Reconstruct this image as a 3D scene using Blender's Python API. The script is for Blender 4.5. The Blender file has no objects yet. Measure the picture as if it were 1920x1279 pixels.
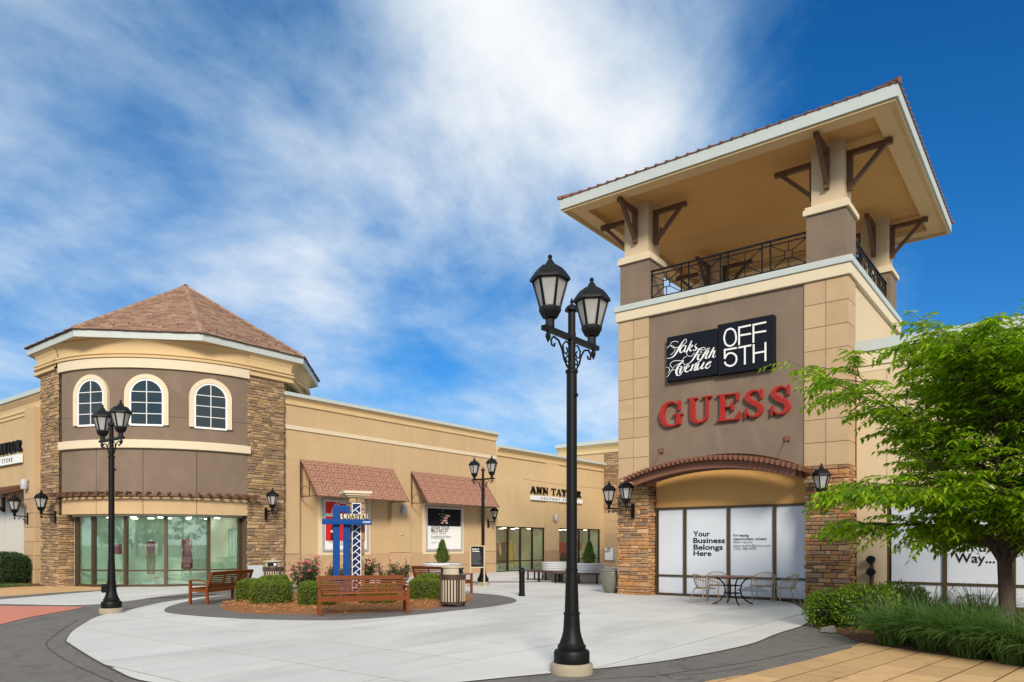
import bpy, bmesh, math, random
from mathutils import Vector, Matrix
from mathutils import noise as mnoise
R = random.Random(11)
SC = bpy.context.scene
COL = SC.collection
rad = math.radians

# ------------------------------------------------------------------ camera
# world X runs along the tower front, Y into the court; metres, eye 1.6 m above the paving
cam_d = bpy.data.cameras.new('camera')
cam = bpy.data.objects.new('camera', cam_d)
COL.objects.link(cam)
cam.location = (0, 0, 1.6)
cam.rotation_euler = (rad(90), 0, rad(37.7))
cam_d.sensor_width = 36
cam_d.lens = 36 * 1360 / 1920
cam_d.shift_y = 0.1977
cam_d.clip_end = 3000
SC.camera = cam

# ------------------------------------------------------------------ world
SUN_AZ, SUN_EL = -46, 28          # azimuth of the sun from +X, elevation
W = bpy.data.worlds.new('World')
SC.world = W
W.use_nodes = True
nt = W.node_tree
nt.nodes.clear()
def N(tree, t, **kw):
    n = tree.nodes.new(t)
    for k, v in kw.items():
        if k.startswith('i_'):
            n.inputs[int(k[2:])].default_value = v
        else:
            setattr(n, k, v)
    return n
def L(tree, a, b): tree.links.new(a, b)
def mth(tree, op, a, b=None, c=None):
    n = tree.nodes.new('ShaderNodeMath'); n.operation = op
    for i, q in enumerate((a, b, c)):
        if q is None: continue
        if hasattr(q, 'links') or hasattr(q, 'is_linked'): tree.links.new(q, n.inputs[i])
        else: n.inputs[i].default_value = q
    return n.outputs[0]
out = N(nt, 'ShaderNodeOutputWorld')
bg = N(nt, 'ShaderNodeBackground', i_1=0.1)
sky = N(nt, 'ShaderNodeTexSky')
sky.sky_type = 'NISHITA'
sky.sun_disc = False
sky.sun_elevation = rad(SUN_EL)
sky.sun_rotation = rad(90 - SUN_AZ)
sky.air_density = 1.0; sky.dust_density = 0.4; sky.ozone_density = 2.5
hs = N(nt, 'ShaderNodeHueSaturation'); hs.inputs['Saturation'].default_value = 1.15; hs.inputs['Value'].default_value = 0.80; hs.inputs['Hue'].default_value = 0.5
tint = N(nt, 'ShaderNodeMix', data_type='RGBA', blend_type='MULTIPLY'); tint.inputs[0].default_value = 1; tint.inputs[7].default_value = (0.55, 0.82, 1.14, 1)
L(nt, sky.outputs[0], tint.inputs[6]); L(nt, tint.outputs[2], hs.inputs['Color'])
tc = N(nt, 'ShaderNodeTexCoord')
sep = N(nt, 'ShaderNodeSeparateXYZ'); L(nt, tc.outputs['Generated'], sep.inputs[0])
zz = mth(nt, 'MAXIMUM', mth(nt, 'ADD', sep.outputs[2], 0.32), 0.08)
px = mth(nt, 'DIVIDE', sep.outputs[0], zz); py = mth(nt, 'DIVIDE', sep.outputs[1], zz)
# clouds drawn out along one wind direction
rot = rad(95)
pu = mth(nt, 'ADD', mth(nt, 'MULTIPLY', px, math.cos(rot)), mth(nt, 'MULTIPLY', py, math.sin(rot)))
pv = mth(nt, 'SUBTRACT', mth(nt, 'MULTIPLY', py, math.cos(rot)), mth(nt, 'MULTIPLY', px, math.sin(rot)))
cb = N(nt, 'ShaderNodeCombineXYZ')
L(nt, mth(nt, 'MULTIPLY', pu, 0.86), cb.inputs[0]); L(nt, pv, cb.inputs[1])
def noise(tree, vec, scale, detail, rough, dist=0.0, off=(0, 0, 0)):
    mp = N(tree, 'ShaderNodeMapping'); mp.inputs['Location'].default_value = off
    L(tree, vec, mp.inputs[0])
    n = N(tree, 'ShaderNodeTexNoise')
    n.inputs['Scale'].default_value = scale; n.inputs['Detail'].default_value = detail
    n.inputs['Roughness'].default_value = rough; n.inputs['Distortion'].default_value = dist
    L(tree, mp.outputs[0], n.inputs['Vector'])
    return n.outputs[0]
n1 = noise(nt, cb.outputs[0], 1.9, 7, 0.56, 0.3, (5.5, 0.6, 0))
n2 = noise(nt, cb.outputs[0], 5.2, 8, 0.62, 0.1, (0.4, 5.2, 1.0))
n3 = noise(nt, cb.outputs[0], 0.8, 2, 0.5, 0.0, (6.4, 2.2, 2.0))
# the veil of cloud is thickest round where the sun lights it from behind
def lobe(d, p):
    dv = N(nt, 'ShaderNodeVectorMath', operation='DOT_PRODUCT')
    L(nt, tc.outputs['Generated'], dv.inputs[0]); v = Vector(d).normalized(); dv.inputs[1].default_value = v
    return mth(nt, 'POWER', mth(nt, 'MAXIMUM', dv.outputs['Value'], 0.0), p)
dn = mth(nt, 'ADD', mth(nt, 'MULTIPLY', n1, 1.45), mth(nt, 'MULTIPLY', n2, 0.50))
dn = mth(nt, 'ADD', dn, mth(nt, 'MULTIPLY', n3, 0.60))
# broken cloud all round; it thins out towards a few clear openings
dn = mth(nt, 'ADD', dn, 0.50)
for d, p, k in (((-0.13, 0.82, 0.56), 26.0, -0.62), ((-0.05, 0.93, 0.33), 30.0, -0.50), ((-0.84, 0.26, 0.46), 34.0, -0.20), ((-0.68, 0.68, 0.27), 90.0, -0.34), ((-0.72, 0.46, 0.52), 60.0, -0.16), ((-0.91, 0.33, 0.25), 60.0, -0.20), ((-0.56, 0.83, 0.235), 70.0, -0.2), ((-0.53, 0.69, 0.50), 40.0, 0.30)):
    dn = mth(nt, 'ADD', dn, mth(nt, 'MULTIPLY', lobe(d, p), k))
mr = N(nt, 'ShaderNodeMapRange'); mr.interpolation_type = 'SMOOTHSTEP'
L(nt, dn, mr.inputs[0])
mr.inputs[1].default_value = 1.20; mr.inputs[2].default_value = 2.10
mr.inputs[3].default_value = 0.0; mr.inputs[4].default_value = 1.0
cc = N(nt, 'ShaderNodeMix', data_type='RGBA')
L(nt, mr.outputs[0], cc.inputs[0])
cc.inputs[6].default_value = (2.1, 4.3, 6.3, 1); cc.inputs[7].default_value = (7.3, 7.4, 7.5, 1)
mx = N(nt, 'ShaderNodeMix', data_type='RGBA')
L(nt, mth(nt, 'POWER', mr.outputs[0], 0.72), mx.inputs[0])
L(nt, hs.outputs[0], mx.inputs[6]); L(nt, cc.outputs[2], mx.inputs[7])
L(nt, mx.outputs[2], bg.inputs[0]); L(nt, bg.outputs[0], out.inputs[0])
bg.inputs[1].default_value = 0.05

# ------------------------------------------------------------------ sun behind thin cloud
sd = bpy.data.lights.new('sun', 'SUN'); sd.energy = 1.5; sd.angle = rad(13); sd.color = (1.0, 0.90, 0.75)
so = bpy.data.objects.new('sun', sd); COL.objects.link(so)
sv = Vector((math.cos(rad(SUN_EL)) * math.cos(rad(SUN_AZ)), math.cos(rad(SUN_EL)) * math.sin(rad(SUN_AZ)), math.sin(rad(SUN_EL))))
so.rotation_euler = sv.to_track_quat('Z', 'Y').to_euler()
so.location = (10, -10, 40)
vs = SC.view_settings
vs.view_transform = 'Standard'; vs.look = 'None'; vs.gamma = 1; vs.use_curve_mapping = False
vs.exposure = 1.43
SC.render.engine = 'CYCLES'
SC.cycles.max_bounces = 8

# ------------------------------------------------------------------ survey helpers (metres from sight lines on the level ground)
F_, H_, HY_, KC, KS = 1360.0, 1.6, 1019.0, 0.7912, 0.6115
def G(px, py, z=0.0):
    d = (H_ - z) * F_ / (py - HY_); r = (px - 960) / F_ * d
    return Vector((r * KC - d * KS, r * KS + d * KC, z))
def CAMV(r, d): return Vector((r * KC - d * KS, r * KS + d * KC, 0))   # right / forward distances to world
def onX(px, X):
    t = (px - 960) / F_; return X / (t * KC - KS) * (t * KS + KC)
def onY(px, Y):
    t = (px - 960) / F_; return Y / (t * KS + KC) * (t * KC - KS)
def Zat(py, x, y): return H_ + (HY_ - py) / F_ * (-x * KS + y * KC)

# ------------------------------------------------------------------ materials
MATS = {}
def base_mat(name):
    m = bpy.data.materials.new(name); m.use_nodes = True
    b = m.node_tree.nodes['Principled BSDF']
    MATS[name] = m
    return m, m.node_tree, b
def col4(c): return (c[0], c[1], c[2], 1)
def mat(name, c, rough=0.7, metal=0.0, var=0.12, vs_=3.0, bump=0.0, bs=60.0, stretch=(1, 1, 1), var2=0.0, vs2=0.5, spec=0.4, dirt=None, island=0.0, rnd=0.0, coat=0.0):
    m, t, b = base_mat(name)
    b.inputs['Roughness'].default_value = rough; b.inputs['Metallic'].default_value = metal
    b.inputs['Specular IOR Level'].default_value = spec
    if coat: b.inputs['Coat Weight'].default_value = coat; b.inputs['Coat Roughness'].default_value = 0.25
    g = N(t, 'ShaderNodeNewGeometry')
    mp = N(t, 'ShaderNodeMapping'); mp.inputs['Scale'].default_value = stretch
    L(t, g.outputs['Position'], mp.inputs[0])
    f = noise(t, mp.outputs[0], vs_, 6, 0.6)
    val = mth(t, 'ADD', 1.0 - var, mth(t, 'MULTIPLY', f, 2 * var))
    if var2:
        f2 = noise(t, g.outputs['Position'], vs2, 3, 0.55, 0.4, (7, 3, 1))
        val = mth(t, 'MULTIPLY', val, mth(t, 'ADD', 1.0 - var2, mth(t, 'MULTIPLY', f2, 2 * var2)))
    if island: val = mth(t, 'MULTIPLY', val, mth(t, 'ADD', 1.0 - island, mth(t, 'MULTIPLY', g.outputs['Random Per Island'], 2 * island)))
    if rnd:
        oi = N(t, 'ShaderNodeObjectInfo')
        val = mth(t, 'MULTIPLY', val, mth(t, 'ADD', 1.0 - rnd, mth(t, 'MULTIPLY', oi.outputs['Random'], 2 * rnd)))
    mul = N(t, 'ShaderNodeMix', data_type='RGBA', blend_type='MULTIPLY'); mul.inputs[0].default_value = 1
    mul.inputs[6].default_value = col4(c)
    cbx = N(t, 'ShaderNodeCombineColor')
    for i in range(3): L(t, val, cbx.inputs[i])
    L(t, cbx.outputs[0], mul.inputs[7])
    res = mul.outputs[2]
    if dirt:   # (colour, scale, threshold, amount): stains of their own shape
        f3 = noise(t, mp.outputs[0], dirt[1], 5, 0.6, 0.6, (2, 9, 4))
        r3 = N(t, 'ShaderNodeMapRange'); L(t, f3, r3.inputs[0])
        r3.inputs[1].default_value = dirt[2]; r3.inputs[2].default_value = dirt[2] + 0.2; r3.inputs[4].default_value = dirt[3]
        mm = N(t, 'ShaderNodeMix', data_type='RGBA'); L(t, r3.outputs[0], mm.inputs[0]); L(t, res, mm.inputs[6]); mm.inputs[7].default_value = col4(dirt[0])
        res = mm.outputs[2]
    L(t, res, b.inputs['Base Color'])
    if bump:
        f4 = noise(t, mp.outputs[0], bs, 4, 0.6)
        bn = N(t, 'ShaderNodeBump'); bn.inputs['Strength'].default_value = bump; bn.inputs['Distance'].default_value = 0.02
        L(t, f4, bn.inputs['Height']); L(t, bn.outputs[0], b.inputs['Normal'])
    return m
def stone_mat(name, ramp, joined):
    m, t, b = base_mat(name)
    b.inputs['Roughness'].default_value = 0.85; b.inputs['Specular IOR Level'].default_value = 0.25
    g = N(t, 'ShaderNodeNewGeometry')
    if joined: rv = g.outputs['Random Per Island']
    else: rv = N(t, 'ShaderNodeObjectInfo').outputs['Random']
    cr = N(t, 'ShaderNodeValToRGB'); cr.color_ramp.interpolation = 'CONSTANT'
    el = cr.color_ramp.elements
    while len(el) < len(ramp): el.new(0.5)
    for i, cl in enumerate(ramp): el[i].position = i / len(ramp); el[i].color = col4(cl)
    L(t, rv, cr.inputs[0])
    f = noise(t, g.outputs['Position'], 22, 6, 0.65)
    mul = N(t, 'ShaderNodeMix', data_type='RGBA', blend_type='MULTIPLY'); mul.inputs[0].default_value = 1
    L(t, cr.outputs[0], mul.inputs[6])
    v = mth(t, 'ADD', 0.5, mth(t, 'MULTIPLY', f, 1.0))
    cbx = N(t, 'ShaderNodeCombineColor')
    for i in range(3): L(t, v, cbx.inputs[i])
    L(t, cbx.outputs[0], mul.inputs[7]); L(t, mul.outputs[2], b.inputs['Base Color'])
    bn = N(t, 'ShaderNodeBump'); bn.inputs['Strength'].default_value = 0.9; bn.inputs['Distance'].default_value = 0.02
    L(t, noise(t, g.outputs['Position'], 35, 5, 0.65), bn.inputs['Height']); L(t, bn.outputs[0], b.inputs['Normal'])
    return m
def leaf_mat(name, c1, c2, trans=0.35, rough=0.45):
    m, t, b = base_mat(name)
    g = N(t, 'ShaderNodeNewGeometry')
    mx = N(t, 'ShaderNodeMix', data_type='RGBA')
    L(t, g.outputs['Random Per Island'], mx.inputs[0]); mx.inputs[6].default_value = col4(c1); mx.inputs[7].default_value = col4(c2)
    L(t, mx.outputs[2], b.inputs['Base Color']); b.inputs['Roughness'].default_value = rough; b.inputs['Specular IOR Level'].default_value = 0.35
    tr = N(t, 'ShaderNodeBsdfTranslucent')
    br = N(t, 'ShaderNodeMix', data_type='RGBA', blend_type='MULTIPLY'); br.inputs[0].default_value = 1
    L(t, mx.outputs[2], br.inputs[6]); br.inputs[7].default_value = (1.9, 1.75, 0.7, 1)
    L(t, br.outputs[2], tr.inputs[0])
    ms = N(t, 'ShaderNodeMixShader'); ms.inputs[0].default_value = trans
    L(t, b.outputs[0], ms.inputs[1]); L(t, tr.outputs[0], ms.inputs[2])
    L(t, ms.outputs[0], t.nodes['Material Output'].inputs[0])
    return m
def glass_mat(name, tint, refl, rough=0.02, gtint=(1, 1, 1)):
    m = bpy.data.materials.new(name); m.use_nodes = True; t = m.node_tree
    t.nodes.remove(t.nodes['Principled BSDF'])
    tr = N(t, 'ShaderNodeBsdfTransparent'); tr.inputs[0].default_value = col4(tint)
    gl = N(t, 'ShaderNodeBsdfGlossy'); gl.inputs[0].default_value = col4(gtint); gl.inputs['Roughness'].default_value = rough
    lw = N(t, 'ShaderNodeFresnel'); lw.inputs[0].default_value = 1.5
    fac = mth(t, 'MINIMUM', mth(t, 'ADD', mth(t, 'MULTIPLY', lw.outputs[0], 0.9), refl), 1.0)
    gq = N(t, 'ShaderNodeNewGeometry'); fac = mth(t, 'MULTIPLY', fac, mth(t, 'SUBTRACT', 1.0, gq.outputs['Backfacing']))   # the rear face of the sheet does not mirror
    ms = N(t, 'ShaderNodeMixShader'); L(t, fac, ms.inputs[0]); L(t, tr.outputs[0], ms.inputs[1]); L(t, gl.outputs[0], ms.inputs[2])
    L(t, ms.outputs[0], t.nodes['Material Output'].inputs[0])
    return m

M = {}
M['tan'] = mat('tan_stucco', (0.525, 0.37, 0.205), 0.9, var=0.09, vs_=2.6, bump=0.45, bs=70, var2=0.13, vs2=0.35, stretch=(1, 1, .35), dirt=((0.46, 0.30, 0.15), 1.1, 0.54, 0.4))
M['tan2'] = mat('pale_gold_stucco', (0.58, 0.415, 0.225), 0.9, var=0.09, vs_=2.6, bump=0.45, bs=70, var2=0.12, vs2=0.35, stretch=(1, 1, .35), dirt=((0.52, 0.35, 0.17), 1.1, 0.54, 0.4))
M['plinth'] = mat('plinth_tile', (0.47, 0.31, 0.18), 0.85, var=0.10, vs_=4.0, bump=0.15, bs=80, rnd=0.07, dirt=((0.30, 0.15, 0.06), 0.9, 0.58, 0.35))
M['tile'] = mat('beige_stone_tile', (0.475, 0.335, 0.198), 0.85, var=0.10, vs_=3.0, bump=0.2, bs=80, rnd=0.085, dirt=((0.40, 0.255, 0.13), 1.1, 0.53, 0.5))
M['taupe'] = mat('taupe_stucco', (0.195, 0.142, 0.102), 0.92, var=0.12, vs_=2.4, bump=0.4, bs=70, var2=0.24, vs2=0.8, stretch=(1, 1, 0.55), dirt=((0.265, 0.205, 0.152), 1.3, 0.53, 0.45))
M['cream'] = mat('cream_trim', (0.66, 0.56, 0.40), 0.85, var=0.05, vs_=3.0, bump=0.12, bs=90, dirt=((0.45, 0.36, 0.24), 1.3, 0.6, 0.3), stretch=(1, 1, 0.4))
M['creamwall'] = mat('cream_stucco', (0.60, 0.475, 0.31), 0.9, var=0.05, vs_=2.0, bump=0.2, bs=120, var2=0.05)
M['cornice'] = mat('yellow_cornice', (0.60, 0.44, 0.235), 0.85, var=0.05, vs_=2.0, bump=0.1, bs=90)
M['coping'] = mat('pale_metal_coping', (0.475, 0.52, 0.495), 0.5, 0.0, var=0.06, vs_=1.5, dirt=((0.38, 0.40, 0.37), 2.0, 0.58, 0.4), stretch=(1, 1, 0.3))
M['ceil'] = mat('ochre_ceiling', (0.62, 0.345, 0.115), 0.9, var=0.06, vs_=1.2, bump=0.15, bs=90, var2=0.1, vs2=0.7)
M['soffit'] = mat('tan_soffit', (0.68, 0.49, 0.26), 0.9, var=0.05, vs_=1.2, bump=0.15, bs=90)
M['deck'] = mat('white_bounce_deck', (0.62, 0.60, 0.56), 0.9, var=0.08)  # white picked to bounce light up under the tower roof
M['timber'] = mat('brown_painted_timber', (0.135, 0.066, 0.036), 0.55, var=0.15, vs_=6, stretch=(1, 1, 6), bump=0.15, bs=40)
M['arch'] = mat('red_brown_steel', (0.19, 0.082, 0.050), 0.6, var=0.12, vs_=4, bump=0.1, bs=40)
M['black'] = mat('black_powder_coat', (0.0045, 0.0045, 0.005), 0.5, 0.0, var=0.3, vs_=8, bump=0.06, bs=150, spec=0.22)
M['bronze'] = mat('bronze_frame', (0.085, 0.058, 0.030), 0.45, 0.4, var=0.1, vs_=5)
M['darkframe'] = mat('dark_bronze_frame', (0.030, 0.020, 0.014), 0.45, 0.3, var=0.1, vs_=5)
M['conc'] = mat('pale_concrete', (0.57, 0.562, 0.535), 0.9, var=0.10, vs_=2.4, bump=0.15, bs=140, var2=0.13, vs2=0.45, rnd=0.045, dirt=((0.41, 0.40, 0.375), 0.8, 0.50, 0.65), stretch=(1, .35, 1))
M['concbase'] = mat('lamp_footing', (0.33, 0.275, 0.20), 0.9, var=0.15, vs_=9, bump=0.3, bs=90)
M['joint'] = mat('joint_sealant', (0.10, 0.095, 0.088), 0.95)
M['darkpave'] = mat('grey_stamped_paving', (0.152, 0.139, 0.124), 0.85, var=0.22, vs_=6, bump=0.6, bs=30, var2=0.16, vs2=0.9, rnd=0.04, dirt=((0.085, 0.078, 0.070), 2.6, 0.53, 0.75))
def add_cracks(m, scale, w, amt):
    t = m.node_tree; b = t.nodes['Principled BSDF']; src = b.inputs['Base Color'].links[0].from_socket
    g = N(t, 'ShaderNodeNewGeometry')
    wob = N(t, 'ShaderNodeTexNoise'); wob.inputs['Scale'].default_value = 3.0; wob.inputs['Detail'].default_value = 4; L(t, g.outputs['Position'], wob.inputs['Vector'])
    ad = N(t, 'ShaderNodeVectorMath', operation='MULTIPLY_ADD'); L(t, wob.outputs['Color'], ad.inputs[0]); ad.inputs[1].default_value = (0.35, 0.35, 0); L(t, g.outputs['Position'], ad.inputs[2])
    vo = N(t, 'ShaderNodeTexVoronoi', feature='DISTANCE_TO_EDGE'); vo.inputs['Scale'].default_value = scale; L(t, ad.outputs[0], vo.inputs['Vector'])
    brk = noise(t, g.outputs['Position'], 1.7, 3, 0.5, 0.0, (3, 3, 3))
    mk = mth(t, 'MULTIPLY', mth(t, 'LESS_THAN', vo.outputs['Distance'], w), mth(t, 'MULTIPLY', mth(t, 'GREATER_THAN', brk, 0.5), amt))
    mx = N(t, 'ShaderNodeMix', data_type='RGBA'); L(t, mk, mx.inputs[0]); L(t, src, mx.inputs[6]); mx.inputs[7].default_value = (0.045, 0.04, 0.036, 1)
    L(t, mx.outputs[2], b.inputs['Base Color'])
def add_spots(m, scale, w, amt, colr):
    t = m.node_tree; b = t.nodes['Principled BSDF']; src = b.inputs['Base Color'].links[0].from_socket
    g = N(t, 'ShaderNodeNewGeometry'); vo = N(t, 'ShaderNodeTexVoronoi'); vo.inputs['Scale'].default_value = scale; L(t, g.outputs['Position'], vo.inputs['Vector'])
    sz = mth(t, 'MULTIPLY', noise(t, g.outputs['Position'], scale * .7, 2, 0.5, 0.0, (5, 1, 2)), w * 2)
    mk = mth(t, 'MULTIPLY', mth(t, 'LESS_THAN', vo.outputs['Distance'], sz), amt)
    mx = N(t, 'ShaderNodeMix', data_type='RGBA'); L(t, mk, mx.inputs[0]); L(t, src, mx.inputs[6]); mx.inputs[7].default_value = col4(colr)
    L(t, mx.outputs[2], b.inputs['Base Color'])
add_spots(M['conc'], 1.5, 0.045, 0.45, (0.26, 0.25, 0.235))
add_cracks(M['darkpave'], 1.5, 0.010, 0.5)
M['darkline'] = mat('dark_edge_joint', (0.06, 0.055, 0.05), 0.95)
M['pink'] = mat('salmon_paving', (0.56, 0.20, 0.135), 0.9, var=0.10, vs_=5, bump=0.2, bs=70, var2=0.05, rnd=0.03)
M['tanpave'] = mat('tan_stamped_paver', (0.53, 0.33, 0.15), 0.88, var=0.18, vs_=5, bump=0.5, bs=30, var2=0.12, rnd=0.12, dirt=((0.36, 0.21, 0.095), 2.0, 0.54, 0.6))
M['asph'] = mat('far_asphalt', (0.10, 0.10, 0.10), 0.95, var=0.1)
M['mulch'] = mat('pine_mulch', (0.30, 0.125, 0.042), 0.95, var=0.45, vs_=40, bump=1.0, bs=70)
M['chip'] = mat('pine_needle', (0.50, 0.235, 0.075), 0.9, var=0.1, island=0.7)
M['soil'] = mat('dark_mulch', (0.13, 0.055, 0.028), 0.95, var=0.45, vs_=40, bump=1.0, bs=70)
M['chip2'] = mat('bark_chip', (0.19, 0.085, 0.045), 0.9, var=0.1, island=0.6)
M['wood'] = mat('oiled_teak', (0.160, 0.043, 0.011), 0.55, var=0.34, vs_=9, stretch=(1.5, 1.5, 5), bump=0.1, bs=60, rnd=0.20, spec=0.14)
M['blue'] = mat('blue_paint', (0.003, 0.055, 0.245), 0.45, var=0.12, vs_=4, spec=0.25)
M['navy'] = mat('navy_paint', (0.004, 0.010, 0.10), 0.4, var=0.08, vs_=6)
M['white'] = mat('white_paint', (0.78, 0.79, 0.78), 0.5, var=0.04, vs_=4)
M['offwhite'] = mat('white_slats', (0.62, 0.63, 0.64), 0.5, var=0.07, vs_=5)
M['vinyl'] = mat('white_window_film', (0.585, 0.625, 0.69), 0.12, var=0.05, vs_=0.9, spec=0.55, bump=0.03, bs=3)
M['film'] = mat('cream_window_film', (0.60, 0.57, 0.50), 0.3, var=0.03, vs_=0.8, spec=0.45)
M['ink'] = mat('black_print', (0.010, 0.011, 0.013), 0.7, spec=0.12)
M['inkgrey'] = mat('grey_print', (0.16, 0.165, 0.18), 0.6)
M['sign'] = mat('navy_sign_face', (0.0045, 0.006, 0.011), 0.5, var=0.05, spec=0.2)
M['letter'] = mat('black_letter', (0.005, 0.0045, 0.0045), 0.5, spec=0.2)
M['red'] = mat('red_letter', (0.42, 0.022, 0.012), 0.35, var=0.08, spec=0.35)
M['redface'] = mat('red_letter_face', (0.30, 0.014, 0.008), 0.35, var=0.22, vs_=3, spec=0.4)
M['alu'] = mat('brushed_aluminium', (0.45, 0.45, 0.46), 0.4, 0.3)
M['greybox'] = mat('grey_fitting', (0.42, 0.44, 0.47), 0.5)
M['beige'] = mat('beige_plastic', (0.47, 0.395, 0.28), 0.5, var=0.06)
M['dbrown'] = mat('dark_brown_steel', (0.055, 0.028, 0.021), 0.5, var=0.12)
M['chair'] = mat('champagne_metal', (0.36, 0.255, 0.165), 0.45, 0.1, var=0.1)
M['tablet'] = mat('brown_table_top', (0.20, 0.095, 0.055), 0.4, var=0.2, vs_=9)
M['pot'] = mat('grey_glazed_pot', (0.155, 0.158, 0.13), 0.4, var=0.2, vs_=5, stretch=(1, 1, 3), dirt=((0.30, 0.28, 0.22), 2.2, 0.55, 0.5))
M['bowl'] = mat('cream_planter_bowl', (0.55, 0.52, 0.44), 0.6)
M['awntrim'] = mat('awning_tube', (0.11, 0.045, 0.03), 0.5)
M['cokered'] = mat('poster_red', (0.60, 0.012, 0.016), 0.4, var=0.06)
M['cola'] = mat('cola_brown', (0.045, 0.008, 0.007), 0.3)
M['inner'] = mat('shop_wall_paint', (0.66, 0.72, 0.66), 0.85, var=0.06, vs_=1.0)
M['inner2'] = mat('shop_wall_cream', (0.52, 0.50, 0.40), 0.85, var=0.10, vs_=1.0)
M['innerfl'] = mat('shop_floor', (0.55, 0.56, 0.50), 0.5)
M['skin'] = mat('mannequin_shell', (0.62, 0.56, 0.48), 0.5)
M['maroon'] = mat('maroon_cloth', (0.26, 0.014, 0.026), 0.8, var=0.2, vs_=14)
M['print'] = mat('print_cloth', (0.42, 0.07, 0.09), 0.8, var=0.6, vs_=40)
M['olive'] = mat('tan_cloth', (0.28, 0.20, 0.075), 0.8)
M['mustard'] = mat('mustard_cloth', (0.46, 0.26, 0.02), 0.8, var=0.15)
M['blackcloth'] = mat('black_cloth', (0.014, 0.014, 0.016), 0.85)
M['ivory'] = mat('ivory_cloth', (0.60, 0.52, 0.40), 0.8, var=0.15)
M['purple'] = mat('lilac_poster', (0.34, 0.20, 0.46), 0.6)
M['bark'] = mat('grey_brown_bark', (0.085, 0.058, 0.044), 0.9, var=0.4, vs_=14, stretch=(2, 2, 0.5), bump=0.8, bs=22)
M['arch_glass'] = mat('dark_upper_glass', (0.016, 0.028, 0.032), 0.04, var=0.1, vs_=0.8, spec=0.6)
M['leaf'] = leaf_mat('tree_leaf', (0.070, 0.200, 0.006), (0.33, 0.48, 0.014), 0.50)
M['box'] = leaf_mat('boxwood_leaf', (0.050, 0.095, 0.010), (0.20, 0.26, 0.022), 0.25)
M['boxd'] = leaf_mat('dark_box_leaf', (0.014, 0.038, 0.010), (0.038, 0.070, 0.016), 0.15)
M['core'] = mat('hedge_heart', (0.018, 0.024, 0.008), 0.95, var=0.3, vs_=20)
M['roseleaf'] = leaf_mat('rose_leaf', (0.030, 0.055, 0.018), (0.085, 0.110, 0.045), 0.25)
M['bloom'] = leaf_mat('pink_bloom', (0.52, 0.045, 0.13), (0.75, 0.30, 0.36), 0.25)
M['shrub'] = leaf_mat('azalea_leaf', (0.050, 0.125, 0.010), (0.19, 0.29, 0.020), 0.35)
M['blade'] = leaf_mat('grass_blade', (0.035, 0.095, 0.016), (0.12, 0.21, 0.055), 0.3)
M['conifer'] = leaf_mat('conifer_leaf', (0.035, 0.085, 0.016), (0.18, 0.25, 0.050), 0.3)
M['lampglass'] = None
RAMP_T = [(0.446, 0.243, 0.115), (0.360, 0.198, 0.101), (0.521, 0.305, 0.152), (0.273, 0.175, 0.110), (0.434, 0.215, 0.087), (0.322, 0.215, 0.133), (0.570, 0.350, 0.175), (0.409, 0.198, 0.097), (0.223, 0.141, 0.087)]
RAMP_O = [(0.43, 0.215, 0.080), (0.35, 0.185, 0.085), (0.47, 0.265, 0.12), (0.33, 0.18, 0.10), (0.40, 0.245, 0.135)]
RAMP_R = [(0.352, 0.224, 0.122), (0.273, 0.176, 0.099), (0.414, 0.277, 0.158), (0.220, 0.150, 0.095), (0.317, 0.207, 0.126), (0.458, 0.317, 0.180), (0.255, 0.176, 0.113), (0.370, 0.238, 0.113)]
for nm, rp in (('T', RAMP_T), ('O', RAMP_O), ('R', RAMP_R)):
    M['st' + nm] = stone_mat('ledge_stone_' + nm.lower(), rp, False)
    M['sj' + nm] = stone_mat('ledge_stone_joined_' + nm.lower(), rp, True)
M['mortar'] = mat('mortar', (0.085, 0.058, 0.038), 0.95, var=0.3, vs_=20)
M['glassG'] = glass_mat('green_shop_glass', (0.78, 0.90, 0.83), 0.27, gtint=(0.84, 0.93, 0.90))
M['glassC'] = glass_mat('clear_shop_glass', (0.82, 0.90, 0.82), 0.12)
em, et, eb = base_mat('lit_lamp'); eb.inputs['Emission Color'].default_value = (1, 0.95, 0.86, 1); eb.inputs['Emission Strength'].default_value = 8.0; M['lit'] = em
def lamp_glass():
    m, t, b = base_mat('frosted_lamp_glass')
    b.inputs['Base Color'].default_value = (0.72, 0.72, 0.70, 1); b.inputs['Roughness'].default_value = 0.25
    tr = N(t, 'ShaderNodeBsdfTranslucent'); tr.inputs[0].default_value = (0.85, 0.85, 0.83, 1)
    tp = N(t, 'ShaderNodeBsdfTransparent')
    g = N(t, 'ShaderNodeNewGeometry')
    a = N(t, 'ShaderNodeMixShader'); a.inputs[0].default_value = 0.55; L(t, b.outputs[0], a.inputs[1]); L(t, tr.outputs[0], a.inputs[2])
    q = N(t, 'ShaderNodeMixShader'); q.inputs[0].default_value = 0.36; L(t, a.outputs[0], q.inputs[1]); L(t, tp.outputs[0], q.inputs[2])
    L(t, q.outputs[0], t.nodes['Material Output'].inputs[0])
    return m
M['lampglass'] = lamp_glass()
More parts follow.
